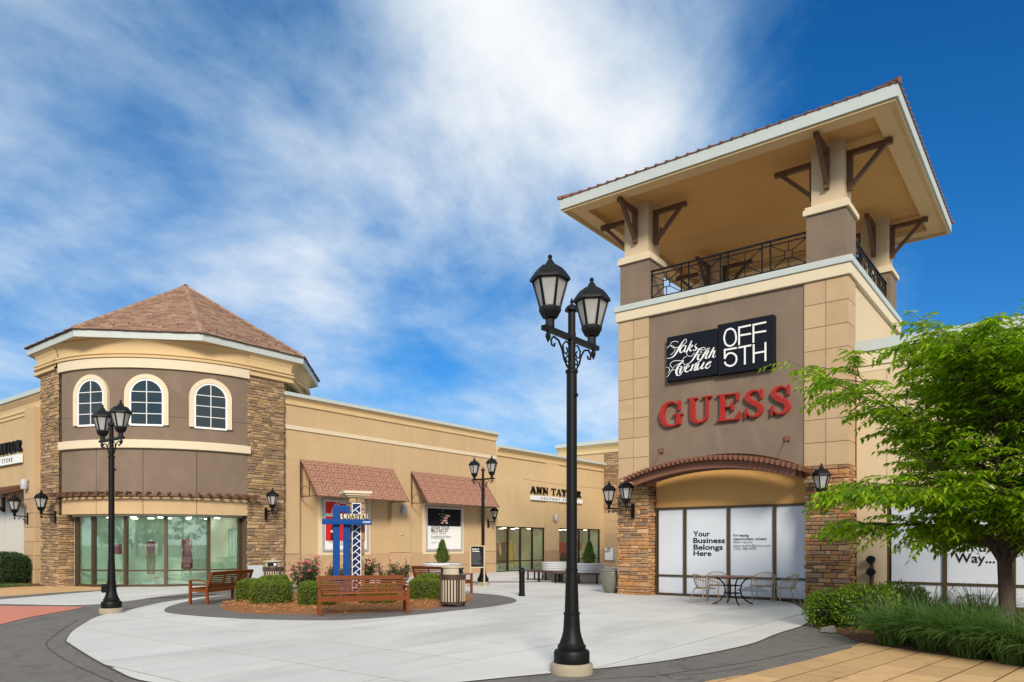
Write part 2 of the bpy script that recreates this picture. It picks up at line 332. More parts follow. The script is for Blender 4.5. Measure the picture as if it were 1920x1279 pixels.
def awning_mat():
    m, t, b = base_mat('damask_awning')
    b.inputs['Roughness'].default_value = 0.9; b.inputs['Specular IOR Level'].default_value = 0.1
    uv = N(t, 'ShaderNodeTexCoord')
    sp = N(t, 'ShaderNodeSeparateXYZ'); L(t, uv.outputs['UV'], sp.inputs[0])
    # ogee lattice with scrolls, from summed cosines
    k = 2 * math.pi / 0.60
    u, v = sp.outputs[0], sp.outputs[1]
    cu = mth(t, 'COSINE', mth(t, 'MULTIPLY', u, k)); cv = mth(t, 'COSINE', mth(t, 'MULTIPLY', v, k * 0.75))
    s1 = mth(t, 'ADD', cu, cv)
    lat = mth(t, 'ABSOLUTE', s1)
    w2 = mth(t, 'SINE', mth(t, 'MULTIPLY', s1, 4.6))
    c2 = mth(t, 'COSINE', mth(t, 'MULTIPLY', mth(t, 'ADD', u, v), k * 2)); c3 = mth(t, 'COSINE', mth(t, 'MULTIPLY', mth(t, 'SUBTRACT', u, v), k * 2))
    tot = mth(t, 'ADD', mth(t, 'MULTIPLY', w2, 0.8), mth(t, 'MULTIPLY', c2, c3))
    f = mth(t, 'GREATER_THAN', tot, 0.25)
    mx = N(t, 'ShaderNodeMix', data_type='RGBA'); L(t, f, mx.inputs[0])
    mx.inputs[6].default_value = (0.37, 0.205, 0.14, 1); mx.inputs[7].default_value = (0.225, 0.102, 0.071, 1)
    L(t, mx.outputs[2], b.inputs['Base Color'])
    return m
M['awning'] = awning_mat()

# ------------------------------------------------------------------ mesh builder
ORG = {}
KIDS = {}
def origin_of(o):
    while o is not None:
        if o.name in ORG: return ORG[o.name]
        o = o.parent
    return Vector((0, 0, 0))
def attach(o, parent):
    if parent is not None:
        o.parent = parent
        KIDS.setdefault(parent.name, []).append(o)
def V3(*a): return Vector(a)
class MB:
    def __init__(s): s.v = []; s.f = []; s.mi = []; s.sm = []; s.uv = {}
    def add(s, vs_, fs, m=0, sm=False):
        b = len(s.v); s.v.extend([tuple(p) for p in vs_])
        for f in fs:
            s.f.append([i + b for i in f]); s.mi.append(m); s.sm.append(sm)
        return b
    def box(s, x0, x1, y0, y1, z0, z1, m=0):
        s.add([(x0, y0, z0), (x1, y0, z0), (x1, y1, z0), (x0, y1, z0), (x0, y0, z1), (x1, y0, z1), (x1, y1, z1), (x0, y1, z1)],
              [(0, 3, 2, 1), (4, 5, 6, 7), (0, 1, 5, 4), (1, 2, 6, 5), (2, 3, 7, 6), (3, 0, 4, 7)], m)
    def frame_box(s, o, u, v, n, a0, a1, b0, b1, c0, c1, m=0):
        P = [o + u * a + v * b + n * c for c in (c0, c1) for (a, b) in ((a0, b0), (a1, b0), (a1, b1), (a0, b1))]
        s.add(P, [(0, 3, 2, 1), (4, 5, 6, 7), (0, 1, 5, 4), (1, 2, 6, 5), (2, 3, 7, 6), (3, 0, 4, 7)], m)
    def beam(s, p, q, w, h, m=0, up=(0, 0, 1)):
        p = Vector(p); q = Vector(q); d = (q - p).normalized(); up = Vector(up)
        if abs(d.dot(up)) > 0.98: up = Vector((0, 1, 0))
        a = d.cross(up).normalized(); b = a.cross(d).normalized()
        P = [e + a * i * w / 2 + b * j * h / 2 for e in (p, q) for (i, j) in ((-1, -1), (1, -1), (1, 1), (-1, 1))]
        s.add(P, [(0, 1, 2, 3), (7, 6, 5, 4), (0, 4, 5, 1), (1, 5, 6, 2), (2, 6, 7, 3), (3, 7, 4, 0)], m)
    def tube(s, pts, r, n=8, m=0, closed=False, caps=True):
        pts = [Vector(p) for p in pts]; k = len(pts); rr = r if isinstance(r, (list, tuple)) else [r] * k
        ring = []; prev = None; b = len(s.v)
        for i, p in enumerate(pts):
            if closed: d = pts[(i + 1) % k] - pts[i - 1]
            else: d = pts[min(i + 1, k - 1)] - pts[max(i - 1, 0)]
            d.normalize()
            if prev is None:
                a = d.orthogonal().normalized()
            else:
                a = (prev - d * prev.dot(d))
                a = a.normalized() if a.length > 1e-5 else d.orthogonal().normalized()
            prev = a; c = d.cross(a)
            for j in range(n):
                t = 2 * math.pi * j / n
                s.v.append(tuple(p + (a * math.cos(t) + c * math.sin(t)) * rr[i]))
        for i in range(k if closed else k - 1):
            i2 = (i + 1) % k
            for j in range(n):
                s.f.append([b + i * n + j, b + i * n + (j + 1) % n, b + i2 * n + (j + 1) % n, b + i2 * n + j]); s.mi.append(m); s.sm.append(True)
        if caps and not closed:
            s.f.append([b + j for j in range(n - 1, -1, -1)]); s.mi.append(m); s.sm.append(False)
            s.f.append([b + (k - 1) * n + j for j in range(n)]); s.mi.append(m); s.sm.append(False)
    def lathe(s, prof, c=(0, 0, 0), n=20, m=0, sm=True, a0=0.0, sx=1.0, sy=1.0, caps=True, arc=None):
        b = len(s.v); k = len(prof); full = arc is None
        cnt = n if full else n + 1
        for (r, z) in prof:
            for j in range(cnt):
                t = a0 + (2 * math.pi if full else arc) * j / n
                s.v.append((c[0] + r * sx * math.cos(t), c[1] + r * sy * math.sin(t), c[2] + z))
        for i in range(k - 1):
            for j in range(n):
                j2 = (j + 1) % n if full else j + 1
                s.f.append([b + i * cnt + j, b + i * cnt + j2, b + (i + 1) * cnt + j2, b + (i + 1) * cnt + j]); s.mi.append(m); s.sm.append(sm)
        if caps and full:
            s.f.append([b + j for j in range(n - 1, -1, -1)]); s.mi.append(m); s.sm.append(False)
            s.f.append([b + (k - 1) * n + j for j in range(n)]); s.mi.append(m); s.sm.append(False)
    def prism(s, poly, o, u, v, n, d0, d1, m=0, sides=True):
        k = len(poly)
        A = [o + u * p[0] + v * p[1] + n * d1 for p in poly]
        if sides:
            B = [o + u * p[0] + v * p[1] + n * d0 for p in poly]
            s.add(A + B, [list(range(k))] + [list(range(2 * k - 1, k - 1, -1))] + [[i, k + i, k + (i + 1) % k, (i + 1) % k] for i in range(k)], m)
        else: s.add(A, [list(range(k))], m)
    def strip(s, A, B, m=0, sm=False):
        k = len(A); s.add(list(A) + list(B), [[i, i + 1, k + i + 1, k + i] for i in range(k - 1)], m, sm)
    def build(s, name, mats, parent=None, link=True):
        me = bpy.data.meshes.new(name)
        o0 = origin_of(parent) if parent is not None else Vector((0, 0, 0))
        if o0.length > 0: vv = [(p[0] - o0.x, p[1] - o0.y, p[2] - o0.z) for p in s.v]
        else: vv = s.v
        me.from_pydata(vv, [], s.f)
        for mm in (mats if isinstance(mats, (list, tuple)) else [mats]): me.materials.append(mm)
        me.polygons.foreach_set('material_index', s.mi)
        me.polygons.foreach_set('use_smooth', s.sm)
        me.update()
        if any(s.sm): me.set_sharp_from_angle(angle=rad(38))
        o = bpy.data.objects.new(name, me); COL.objects.link(o); attach(o, parent)
        return o
def tag(o, label, cat, group=None, kind=None):
    o['label'] = label; o['category'] = cat
    if group: o['group'] = group
    if kind: o['kind'] = kind
    return o
def thing(name, label, cat, loc=(0, 0, 0), rz=0.0, group=None, world=False):
    o = bpy.data.objects.new(name, None); o.empty_display_size = 0.2
    COL.objects.link(o); o.location = loc; o.rotation_euler = (0, 0, rz)
    if world: ORG[o.name] = Vector(loc)
    return tag(o, label, cat, group)
def struct(o): o['kind'] = 'structure'; return o
def stuff(o): o['kind'] = 'stuff'; return o
def copy_tree(o, parent=None):
    c = o.copy(); COL.objects.link(c)
    if parent is not None: c.parent = parent; KIDS.setdefault(parent.name, []).append(c)
    for ch in KIDS.get(o.name, []): copy_tree(ch, c)
    return c
def piece(name, me, parent, loc, rot=None, scale=None):
    o = bpy.data.objects.new(name, me); COL.objects.link(o)
    o.location = Vector(loc) - origin_of(parent)
    if rot is not None: o.rotation_euler = rot
    if scale is not None: o.scale = scale
    attach(o, parent)
    return o
UNIT = {}
def unit_box(m, bev=0.0):
    k = (m.name, bev)
    if k not in UNIT:
        b = MB(); b.box(-.5, .5, -.5, .5, -.5, .5)
        me = bpy.data.meshes.new('block'); me.from_pydata(b.v, [], b.f); me.materials.append(m); UNIT[k] = me
    return UNIT[k]
def bevel(o, w=0.01, seg=1):
    md = o.modifiers.new('bevel', 'BEVEL'); md.width = w; md.segments = seg; md.limit_method = 'ANGLE'; md.angle_limit = rad(40)
    return o
def smooth_poly(pts, n=6, closed=True):
    k = len(pts); res = []
    for i in range(k if closed else k - 1):
        p0, p1, p2, p3 = (pts[(i - 1) % k], pts[i], pts[(i + 1) % k], pts[(i + 2) % k]) if closed else (pts[max(i - 1, 0)], pts[i], pts[i + 1], pts[min(i + 2, k - 1)])
        for j in range(n):
            t = j / n
            res.append(tuple(0.5 * ((2 * p1[a]) + (-p0[a] + p2[a]) * t + (2 * p0[a] - 5 * p1[a] + 4 * p2[a] - p3[a]) * t * t + (-p0[a] + 3 * p1[a] - 3 * p2[a] + p3[a]) * t ** 3) for a in range(2)))
    if not closed: res.append(tuple(pts[-1][:2]))
    return res
def clip_half(poly, nx, ny, c):       # keep nx*x+ny*y <= c
    res = []
    for i in range(len(poly)):
        p, q = poly[i], poly[(i + 1) % len(poly)]
        a = nx * p[0] + ny * p[1] - c; b = nx * q[0] + ny * q[1] - c
        if a <= 0: res.append(p)
        if (a < 0 < b) or (b < 0 < a):
            t = a / (a - b); res.append((p[0] + (q[0] - p[0]) * t, p[1] + (q[1] - p[1]) * t))
    return res
def area(p): return 0.5 * sum(p[i][0] * p[(i + 1) % len(p)][1] - p[(i + 1) % len(p)][0] * p[i][1] for i in range(len(p)))
def inside(p, x, y):
    r = False; j = len(p) - 1
    for i in range(len(p)):
        if (p[i][1] > y) != (p[j][1] > y) and x < (p[j][0] - p[i][0]) * (y - p[i][1]) / (p[j][1] - p[i][1]) + p[i][0]: r = not r
        j = i
    return r
def sheet(name, poly, z, m, parent=None, thick=0.0):
    if area(poly) < 0: poly = poly[::-1]
    b = MB(); b.prism(poly, V3(0, 0, 0), V3(1, 0, 0), V3(0, 1, 0), V3(0, 0, 1), z - thick, z, 0, thick > 0)
    return b.build(name, m, parent)
def cells(poly, o, u, v, du, dv, gap, stagger=0.0, lim=(-40, 40, -40, 40)):
    out_ = []
    for j in range(lim[2], lim[3]):
        sh = (stagger * du) * (j % 2)
        for i in range(lim[0], lim[1]):
            c = (o[0] + u[0] * ((i + .5) * du + sh) + v[0] * (j + .5) * dv, o[1] + u[1] * ((i + .5) * du + sh) + v[1] * (j + .5) * dv)
            p = poly
            for (n, h) in ((u, du / 2), (v, dv / 2)):
                k = n[0] * c[0] + n[1] * c[1]
                p = clip_half(p, n[0], n[1], k + h - gap / 2)
                if not p: break
                p = clip_half(p, -n[0], -n[1], -(k - h + gap / 2))
                if not p: break
            if p and len(p) > 2 and abs(area(p)) > 0.004: out_.append((p, c))
    return out_
def text_mb(s, W, m_depth=0.0, bold=0.0, o=V3(0, 0, 0), u=V3(1, 0, 0), v=V3(0, 0, 1), n=V3(0, -1, 0), H=None, align='L', off=0.004, space=1.0):
    """flat or raised lettering, fitted to width W; origin at the lower left (or centre) of the line"""
    cu = bpy.data.curves.new('lettering', 'FONT'); cu.body = s; cu.size = 1; cu.offset = bold; cu.space_character = space; cu.resolution_u = 4
    ob = bpy.data.objects.new('lettering', cu)
    me = bpy.data.meshes.new_from_object(ob)
    xs = [p.co.x for p in me.vertices]; ys = [p.co.y for p in me.vertices]
    x0, x1, y0 = min(xs), max(xs), 0.0
    k = W / (x1 - x0); kh = k if H is None else H / (max(ys) - min(min(ys), 0))
    b = MB()
    ax = -(x1 - x0) / 2 if align == 'C' else 0
    P = [o + u * ((p.co.x - x0 + ax) * k) + v * (p.co.y * kh) + n * (off + m_depth) for p in me.vertices]
    b.add(P, [list(f.vertices) for f in me.polygons])
    if m_depth > 0:
        ec = {}
        for f in me.polygons:
            vv = list(f.vertices)
            for i in range(len(vv)):
                e = (vv[i], vv[(i + 1) % len(vv)]); ec[tuple(sorted(e))] = ec.get(tuple(sorted(e)), []) + [e]
        Q = [p - n * (m_depth + off) for p in P]
        base = b.add(Q, [])
        for k2, l in ec.items():
            if len(l) == 1: b.f.append([l[0][1], l[0][0], base + l[0][0], base + l[0][1]]); b.mi.append(0); b.sm.append(False)
    bpy.data.objects.remove(ob); bpy.data.curves.remove(cu); bpy.data.meshes.remove(me)
    return b

# ================================================================== LARGE STRUCTURE
X3, Y3, Z3 = V3(1, 0, 0), V3(0, 1, 0), V3(0, 0, 1)
def P2(lst): return [tuple(G(a, b)[:2]) for a, b in lst]

# ---------------------------------------------------------------- ground
struct(sheet('ground', [(-600, -400), (600, -400), (600, 800), (-600, 800)], -0.03, M['asph']))
pave = struct(sheet('dark_paving', [(-70, -25), (30, -25), (30, 60), (-70, 60)], 0.0, M['darkpave']))
plaza_px = [(124, 1203), (133, 1188), (150, 1175), (185, 1156.6), (234, 1146), (322, 1127.5), (448, 1114.5), (600, 1105), (800, 1094.4), (985, 1092.6), (1100, 1092)]
left_edge = smooth_poly(P2(plaza_px), 6, False)
right_edge = smooth_poly(P2([(1445, 1126), (1484, 1132), (1506, 1144), (1516, 1157), (1510, 1171), (1456, 1189), (1400, 1210), (1258, 1238), (1111, 1255.5), (960, 1270), (800, 1285), (620, 1292), (440, 1288), (278, 1279), (210, 1253.6), (163, 1228), (124, 1203)]), 6, False)
plaza = left_edge + [(-20, 44), (-8, 44), (-8, 22)] + right_edge[:-1]
strip = smooth_poly(P2([(-60, 1131.5), (0, 1132), (145, 1134), (231, 1128.5), (335, 1115), (450, 1104.2), (600, 1097.4), (800, 1091), (985, 1089.8), (1100, 1090)]), 6, False) + [(-22, 44), (-29, 44), (-29, 15), (-27.4, 12.0)] + P2([(192, 1108.6), (0, 1125)])
def paved(name, poly, z, m, o, u, v, du, dv, gap, part, stag=0.0, thick=0.02, cap=290, mj=None, lim=(-40, 40, -40, 40)):
    """joint bed plus one piece per slab: nearest as objects, the rest joined"""
    bed = struct(sheet(name, poly, z - 0.004, mj or M['joint']))
    cs = cells(poly, o, u, v, du, dv, gap, stag, lim)
    cs.sort(key=lambda q: q[1][0] ** 2 + q[1][1] ** 2)
    rest = MB()
    for k, (p, c) in enumerate(cs):
        if area(p) < 0: p = p[::-1]
        if k < cap:
            b = MB(); b.prism(p, V3(-c[0], -c[1], 0), X3, Y3, Z3, -thick, R.uniform(-.0012, .0012))
            me = b.build(part, m, bed); me.location = (c[0], c[1], z)
        else: rest.prism(p, V3(0, 0, z), X3, Y3, Z3, -thick, R.uniform(-.0012, .0012))
    if rest.f: stuff(rest.build('far_' + part + 's', m, bed))
    return bed
paved('concrete_plaza', plaza, 0.014, M['conc'], (-4.82, 5.86), (1, 0), (0, 1), 1.63, 1.6, 0.024, 'concrete_slab')
paved('concrete_walk', strip, 0.014, M['conc'], (-4.82, 5.86), (1, 0), (0, 1), 3.26, 3.2, 0.012, 'concrete_slab', cap=60)
# dark sealant line where the pale concrete meets the grey paving
b = MB()
for edge, w in ((left_edge, 0.02), (right_edge, 0.03)):
    A, B = [], []
    for i, p in enumerate(edge):
        q = edge[min(i + 1, len(edge) - 1)]; r = edge[max(i - 1, 0)]
        d = Vector((q[0] - r[0], q[1] - r[1], 0)); d.normalize(); n = V3(-d.y, d.x, 0)
        A.append(V3(p[0], p[1], 0.009) + n * 0.0); B.append(V3(p[0], p[1], 0.009) + n * w)
    b.strip(A, B)
# scored lines in the stamped grey band
def score(pts, w=0.018, z=0.004):
    e = smooth_poly(P2(pts), 5, False); A, B = [], []
    for i, p in enumerate(e):
        q = e[min(i + 1, len(e) - 1)]; r = e[max(i - 1, 0)]
        d = Vector((q[0] - r[0], q[1] - r[1], 0)); d.normalize(); n = V3(-d.y, d.x, 0)
        A.append(V3(p[0], p[1], z) - n * w / 2); B.append(V3(p[0], p[1], z) + n * w / 2)
    b.strip(A, B)
score([(146, 1162), (118, 1180), (86, 1205)]); score([(86, 1205), (92, 1217), (118, 1235), (150, 1252), (214, 1280)])
score([(1240, 1266), (1400, 1242), (1500, 1222), (1612, 1203)]); score([(1040, 1279), (1180, 1270), (1330, 1262), (1420, 1247)], 0.012)
score([(0, 1178), (60, 1166), (160, 1146), (185, 1143)], 0.012)
struct(b.build('paving_joints', M['darkline'], None))
for nm, lst, mm in (('salmon_paving', [(-260, 1137), (0, 1137.2), (120, 1138), (158, 1139.3), (112, 1148), (51, 1159), (0, 1172), (-120, 1205), (-260, 1250)], M['pink']),):
    paved(nm, P2(lst), 0.014, mm, (-18, 6), (0.8, 0.6), (-0.6, 0.8), 2.4, 2.4, 0.008, 'salmon_slab', cap=40)
struct(sheet('tan_walk', P2([(-160, 1128), (0, 1119), (110, 1111), (186, 1106.5)]) + [(-28.5, 12.5), (-29, 16), (-45, 16)], 0.004, M['tanpave']))
tp = P2([(1324, 1279), (1400, 1266.5), (1512, 1240), (1570, 1224), (1617, 1207), (1640, 1209), (1680, 1217), (1751, 1228), (1920, 1247), (2150, 1273)]) + P2([(2150, 1500), (900, 1500)])
paved('tan_stamped_paving', tp, 0.014, M['tanpave'], (-1.0, 8.0), (0.1416, 0.99), (0.99, -0.1416), 0.92, 0.44, 0.026, 'stamped_paver', stag=0.5, mj=M['soil'], cap=250, lim=(-9, 12, -12, 16))
# oval bed ring
ring = smooth_poly(P2([(308, 1147), (345, 1154), (433, 1160.5), (540, 1164), (640, 1164), (740, 1157.5), (874, 1144), (940, 1135.5), (969, 1127.5), (945, 1118.5), (887, 1113), (800, 1108), (640, 1106.5), (500, 1111), (400, 1120), (330, 1134)]), 6)
struct(sheet('oval_paving_ring', ring, 0.020, M['darkpave'], thick=0.03))
def mulch_bed(name, poly, h, m, mchip, nchip, seed, chip=(0.10, 0.010), z0=0.02):
    xs = [p[0] for p in poly]; ys = [p[1] for p in poly]
    cx, cy = sum(xs) / len(xs), sum(ys) / len(ys)
    k = len(poly); b = MB(); rings = (1.0, 0.97, 0.9, 0.78, 0.6, 0.4, 0.2, 0.0)
    for i, s in enumerate(rings):
        for p in poly:
            z = h * (1 - s ** 6)
            x, y = cx + (p[0] - cx) * s, cy + (p[1] - cy) * s
            z += 0.03 * mnoise.noise((x * 3, y * 3, seed)) * (1 if s < 0.95 else 0.2)
            b.v.append((x, y, z0 + max(z, -0.005)))
    for i in range(len(rings) - 1):
        for j in range(k):
            b.f.append([i * k + j, i * k + (j + 1) % k, (i + 1) * k + (j + 1) % k, (i + 1) * k + j]); b.mi.append(0); b.sm.append(True)
    bed = struct(b.build(name, m))
    c = MB(); n = 0; rr = random.Random(seed)
    while n < nchip:
        x, y = rr.uniform(min(xs), max(xs)), rr.uniform(min(ys), max(ys))
        if not inside(poly, x, y): continue
        n += 1
        a = rr.uniform(0, 6.28); l = chip[0] * rr.uniform(.5, 1.4); w = chip[1] * rr.uniform(.6, 1.5); t = rr.uniform(-.5, .5)
        s = max(abs((x - cx) / (max(xs) - cx)), abs((y - cy) / (max(ys) - cy))) if True else 0
        z = z0 + h * 0.93 + rr.uniform(-.01, .03)
        e = min(1.0, min(((x - p[0]) ** 2 + (y - p[1]) ** 2) ** .5 for p in poly[::3]) / 0.35)
        z = z0 + (h * e) + rr.uniform(0.0, .035)
        dx, dy = math.cos(a) * l / 2, math.sin(a) * l / 2; nx, ny = -math.sin(a) * w, math.cos(a) * w
        dz = t * l * 0.4
        c.add([(x - dx, y - dy, z - dz), (x + dx * .2, y + dy * .2, z + .008), (x + dx, y + dy, z + dz), (x + nx, y + ny, z + .004)], [(0, 1, 3), (1, 2, 3)])
    stuff(c.build('mulch_chips', mchip, bed))
    return bed
oval = smooth_poly(P2([(413, 1140.5), (440, 1149), (500, 1153.2), (594, 1153.5), (690, 1151), (770, 1145.5), (821, 1141), (878, 1129), (884, 1121), (840, 1114.5), (740, 1111), (600, 1111), (500, 1116), (430, 1130)]), 5)
mulch_bed('mulch_bed', oval, 0.07, M['mulch'], M['chip'], 9000, 3)
bedR = smooth_poly(P2([(1524, 1160), (1535, 1181), (1568, 1187), (1617, 1206), (1680, 1217), (1751, 1228), (1920, 1247), (2150, 1272)]), 4, False) + [(6, 11), (6, 20.5), (-4.4, 20.5), (-4.5, 19.2)]
mulch_bed('shrub_bed', bedR, 0.05, M['soil'], M['chip2'], 9000, 5, (0.09, 0.016), 0.012)
bedL = smooth_poly(P2([(-150, 1112), (-40, 1104), (40, 1100.5), (86, 1099)]), 4, False) + [(-31.9, 11.2), (-44, 11.2)]
mulch_bed('wall_bed', bedL, 0.05, M['soil'], M['chip2'], 1500, 6, (0.09, 0.016), 0.008)
def grass_strip(name, poly, n, h, seed):
    rr = random.Random(seed); xs = [p[0] for p in poly]; ys = [p[1] for p in poly]; b = MB(); k = 0
    while k < n:
        x, y = rr.uniform(min(xs), max(xs)), rr.uniform(min(ys), max(ys))
        if not inside(poly, x, y): continue
        k += 1; a = rr.uniform(0, 6.28); w = 0.008; hh = h * rr.uniform(.5, 1.3); l = rr.uniform(0, .05)
        b.add([(x - w * math.cos(a), y - w * math.sin(a), 0), (x + w * math.cos(a), y + w * math.sin(a), 0), (x + l * math.sin(a), y - l * math.cos(a), hh)], [(0, 1, 2)])
    o = stuff(b.build(name, M['blade'])); tag(o, 'short green grass edging the bed beside the left wall', 'grass'); return o
grass_strip('grass_edging', P2([(-150, 1113), (-40, 1105), (30, 1100.8), (62, 1099.6), (40, 1097.5), (-150, 1107)]), 9000, 0.10, 9)

# ---------------------------------------------------------------- stone facing
STT = []
def stone_templates():
    rr = random.Random(5)
    for _ in range(14):
        ins = [(rr.uniform(.0, .05), rr.uniform(.0, .10), rr.uniform(.15, .42)) for _ in range(4)]
        sx = (-1, 1, 1, -1); sz = (-1, -1, 1, 1)
        vb = [(sx[i] * .5, -.5, sz[i] * .5) for i in range(4)]
        vf = [(sx[i] * (.5 - ins[i][0]), ins[i][2], sz[i] * (.5 - ins[i][1])) for i in range(4)]
        cc_ = [(rr.uniform(-.2, .2), rr.uniform(.38, .5), rr.uniform(-.15, .15))]
        f = [(0, 1, 5, 4), (1, 2, 6, 5), (2, 3, 7, 6), (3, 0, 4, 7), (4, 5, 8), (5, 6, 8), (6, 7, 8), (7, 4, 8)]
        STT.append((vb + vf + cc_, f))
stone_templates()
STM = {}
def stone_faces(core, faces, key, cap, low=None, seed=1, ch=(0.07, 0.135), sl=(0.14, 0.52)):
    """ledge-stone courses on vertical faces. faces: (o at lower u end, n, length, z0, z1)"""
    rr = random.Random(seed); items = []
    for (o, n, Ln, z0, z1) in faces:
        u = V3(n.y, -n.x, 0); z = z0; row = 0
        while z < z1 - 0.02:
            h = min(rr.uniform(*ch), z1 - z)
            if z1 - z - h < 0.04: h = z1 - z
            s = -rr.uniform(0.01, 0.05) if row % 2 else 0.0
            end = Ln + (rr.uniform(0.01, 0.05) if row % 2 == 0 else 0.0)
            while s < end - 0.01:
                w = min(rr.uniform(*sl) * (1.0 if h > 0.09 else 1.2), end - s)
                if end - s - w < 0.08: w = end - s
                hh = [(z, h)]
                if h > 0.115 and rr.random() < 0.35: hh = [(z, h * .5), (z + h * .5, h * .5)]
                for (za, hz) in hh:
                    dp = rr.uniform(0.05, 0.095)
                    c = o + u * (s + w / 2) + V3(0, 0, za + hz / 2) + n * (dp / 2 - 0.025)
                    tc_ = V3(0, 0, 1.6) - c
                    sc_ = w * hz * max(0.02, tc_.normalized().dot(n)) / tc_.length_squared
                    kk = 'O' if (low and za < rr.uniform(*low)) else key
                    items.append((sc_, c, n, w - 0.007, dp, hz - 0.007, kk))
                s += w
            z += h; row += 1
    items.sort(key=lambda q: -q[0])
    rest = {}
    for k, (sc_, c, n, w, dp, hz, kk) in enumerate(items):
        ti = rr.randrange(len(STT)); ang = math.atan2(-n.x, n.y)
        if k < cap:
            mk = (ti, kk)
            if mk not in STM:
                me = bpy.data.meshes.new('stone'); me.from_pydata(STT[ti][0], [], STT[ti][1]); me.materials.append(M['st' + kk]); STM[mk] = me
            piece('stone', STM[mk], core, c, (0, 0, ang), (w, dp, hz))
        else:
            bb = rest.setdefault(kk, MB()); ca, sa = math.cos(ang), math.sin(ang)
            bb.add([(c.x + x * w * ca - y * dp * sa, c.y + x * w * sa + y * dp * ca, c.z + zz_ * hz) for (x, y, zz_) in STT[ti][0]], STT[ti][1])
    if rest:
        al = MB(); ms = []
        for kk, bb in rest.items(): al.add(bb.v, bb.f, len(ms)); ms.append(M['sj' + kk])
        stuff(al.build('more_stones', ms, core))
def tiles(parent, name, o, u, n, cols, rows, m, depth=0.02, gap=0.012, z0=0.0):
    """separate slabs on a vertical plane; cols and rows are lists of widths and heights"""
    me = unit_box(m); ang = math.atan2(u.y, u.x); z = z0
    for h in rows:
        s = 0
        for w in cols:
            c = o + u * (s + w / 2) + V3(0, 0, z + h / 2) + n * (depth / 2)
            piece(name, me, parent, c, (0, 0, ang), (w - gap, depth, h - gap)); s += w
        z += h

# ---------------------------------------------------------------- THE TOWER
TX0, TX1, TY0, TY1 = -11.25, -4.55, 20.0, 26.75
OX0, OX1 = -10.2, -5.65
tw = thing('tower', 'square beige and taupe tower with hipped roof and open balcony, red letters on its front', 'tower', (-7.9, 20, 0), world=True)
b = MB()
b.box(TX0 + .03, TX1 - .03, TY0 + .62, TY1, 0, 8.5)
b.box(TX0 + .03, OX0, TY0 + .03, TY0 + .62, 3.61, 8.5); b.box(OX1, TX1 - .03, TY0 + .03, TY0 + .62, 3.61, 8.5)
b.build('wall', M['creamwall'], tw)
def arch_z(x, zs=3.64, rise=0.52):
    h = (OX1 - OX0) / 2; c = (OX0 + OX1) / 2; rr_ = (h * h + rise * rise) / (2 * rise)
    return zs + rise - rr_ + math.sqrt(max(rr_ * rr_ - (x - c) ** 2, 0))
b = MB()
arc_pts = [(OX0 + (OX1 - OX0) * i / 28, arch_z(OX0 + (OX1 - OX0) * i / 28)) for i in range(29)]
b.prism([(OX0, 8.5)] + arc_pts + [(OX1, 8.5)], V3(0, 0, 0), X3, Z3, V3(0, -1, 0), -(TY0 + .58), -(TY0 + .025))
b.build('front_panel', M['taupe'], tw)
b = MB(); b.box(OX0 + .004, OX1 - .004, TY0 + .50, TY0 + .615, 2.70, 4.3); b.build('arch_infill', M['ceil'], tw)
rows = [0.607] * 8
w2 = (OX0 - TX0) / 2
tiles(tw, 'tile', V3(TX0, TY0 + .03, 0), X3, V3(0, -1, 0), [w2, w2], rows, M['tile'], 0.035, 0.016, 3.64)
tiles(tw, 'tile', V3(OX1, TY0 + .03, 0), X3, V3(0, -1, 0), [(TX1 - OX1) / 2] * 2, rows, M['tile'], 0.035, 0.016, 3.64)
tiles(tw, 'tile', V3(TX1 - .03, TY0 + .002, 0), Y3, X3, [0.76], rows, M['tile'], 0.035, 0.016, 3.64)
tiles(tw, 'tile', V3(TX0 + .03, TY0 + .002, 0), Y3, V3(-1, 0, 0), [0.76], rows, M['tile'], 0.035, 0.016, 3.64)
b = MB(); b.box(TX0 + .01, OX0 - .06, TY0 + .05, TY0 + .6, 0, 3.609); pier = b.build('stone_pier', M['mortar'], tw)
b = MB(); b.box(OX1 + .06, TX1 - .01, TY0 + .05, TY0 + .6, 0, 3.609); pier2 = b.build('stone_pier', M['mortar'], tw)
nF, nR, nL = V3(0, -1, 0), V3(1, 0, 0), V3(-1, 0, 0)
TST = ((0.07, 0.155), (0.12, 0.44))
stone_faces(pier, [(V3(OX0 - .05, TY0 + .04, 0), nF, 1.02, 0, 3.64), (V3(OX0 - .06, TY0 + .55, 0), nR, .5, 0, 3.64), (V3(TX0 + .01, TY0 + .0, 0), nL, .6, 0, 3.64)], 'T', 140, (0.25, 0.75), 21, *TST)
stone_faces(pier2, [(V3(TX1 + .0, TY0 + .04, 0), nF, 1.07, 0, 3.64), (V3(TX1 - .01, TY0 + .70, 0), nR, .66, 0, 3.64)], 'T', 155, (0.25, 0.75), 22, *TST)
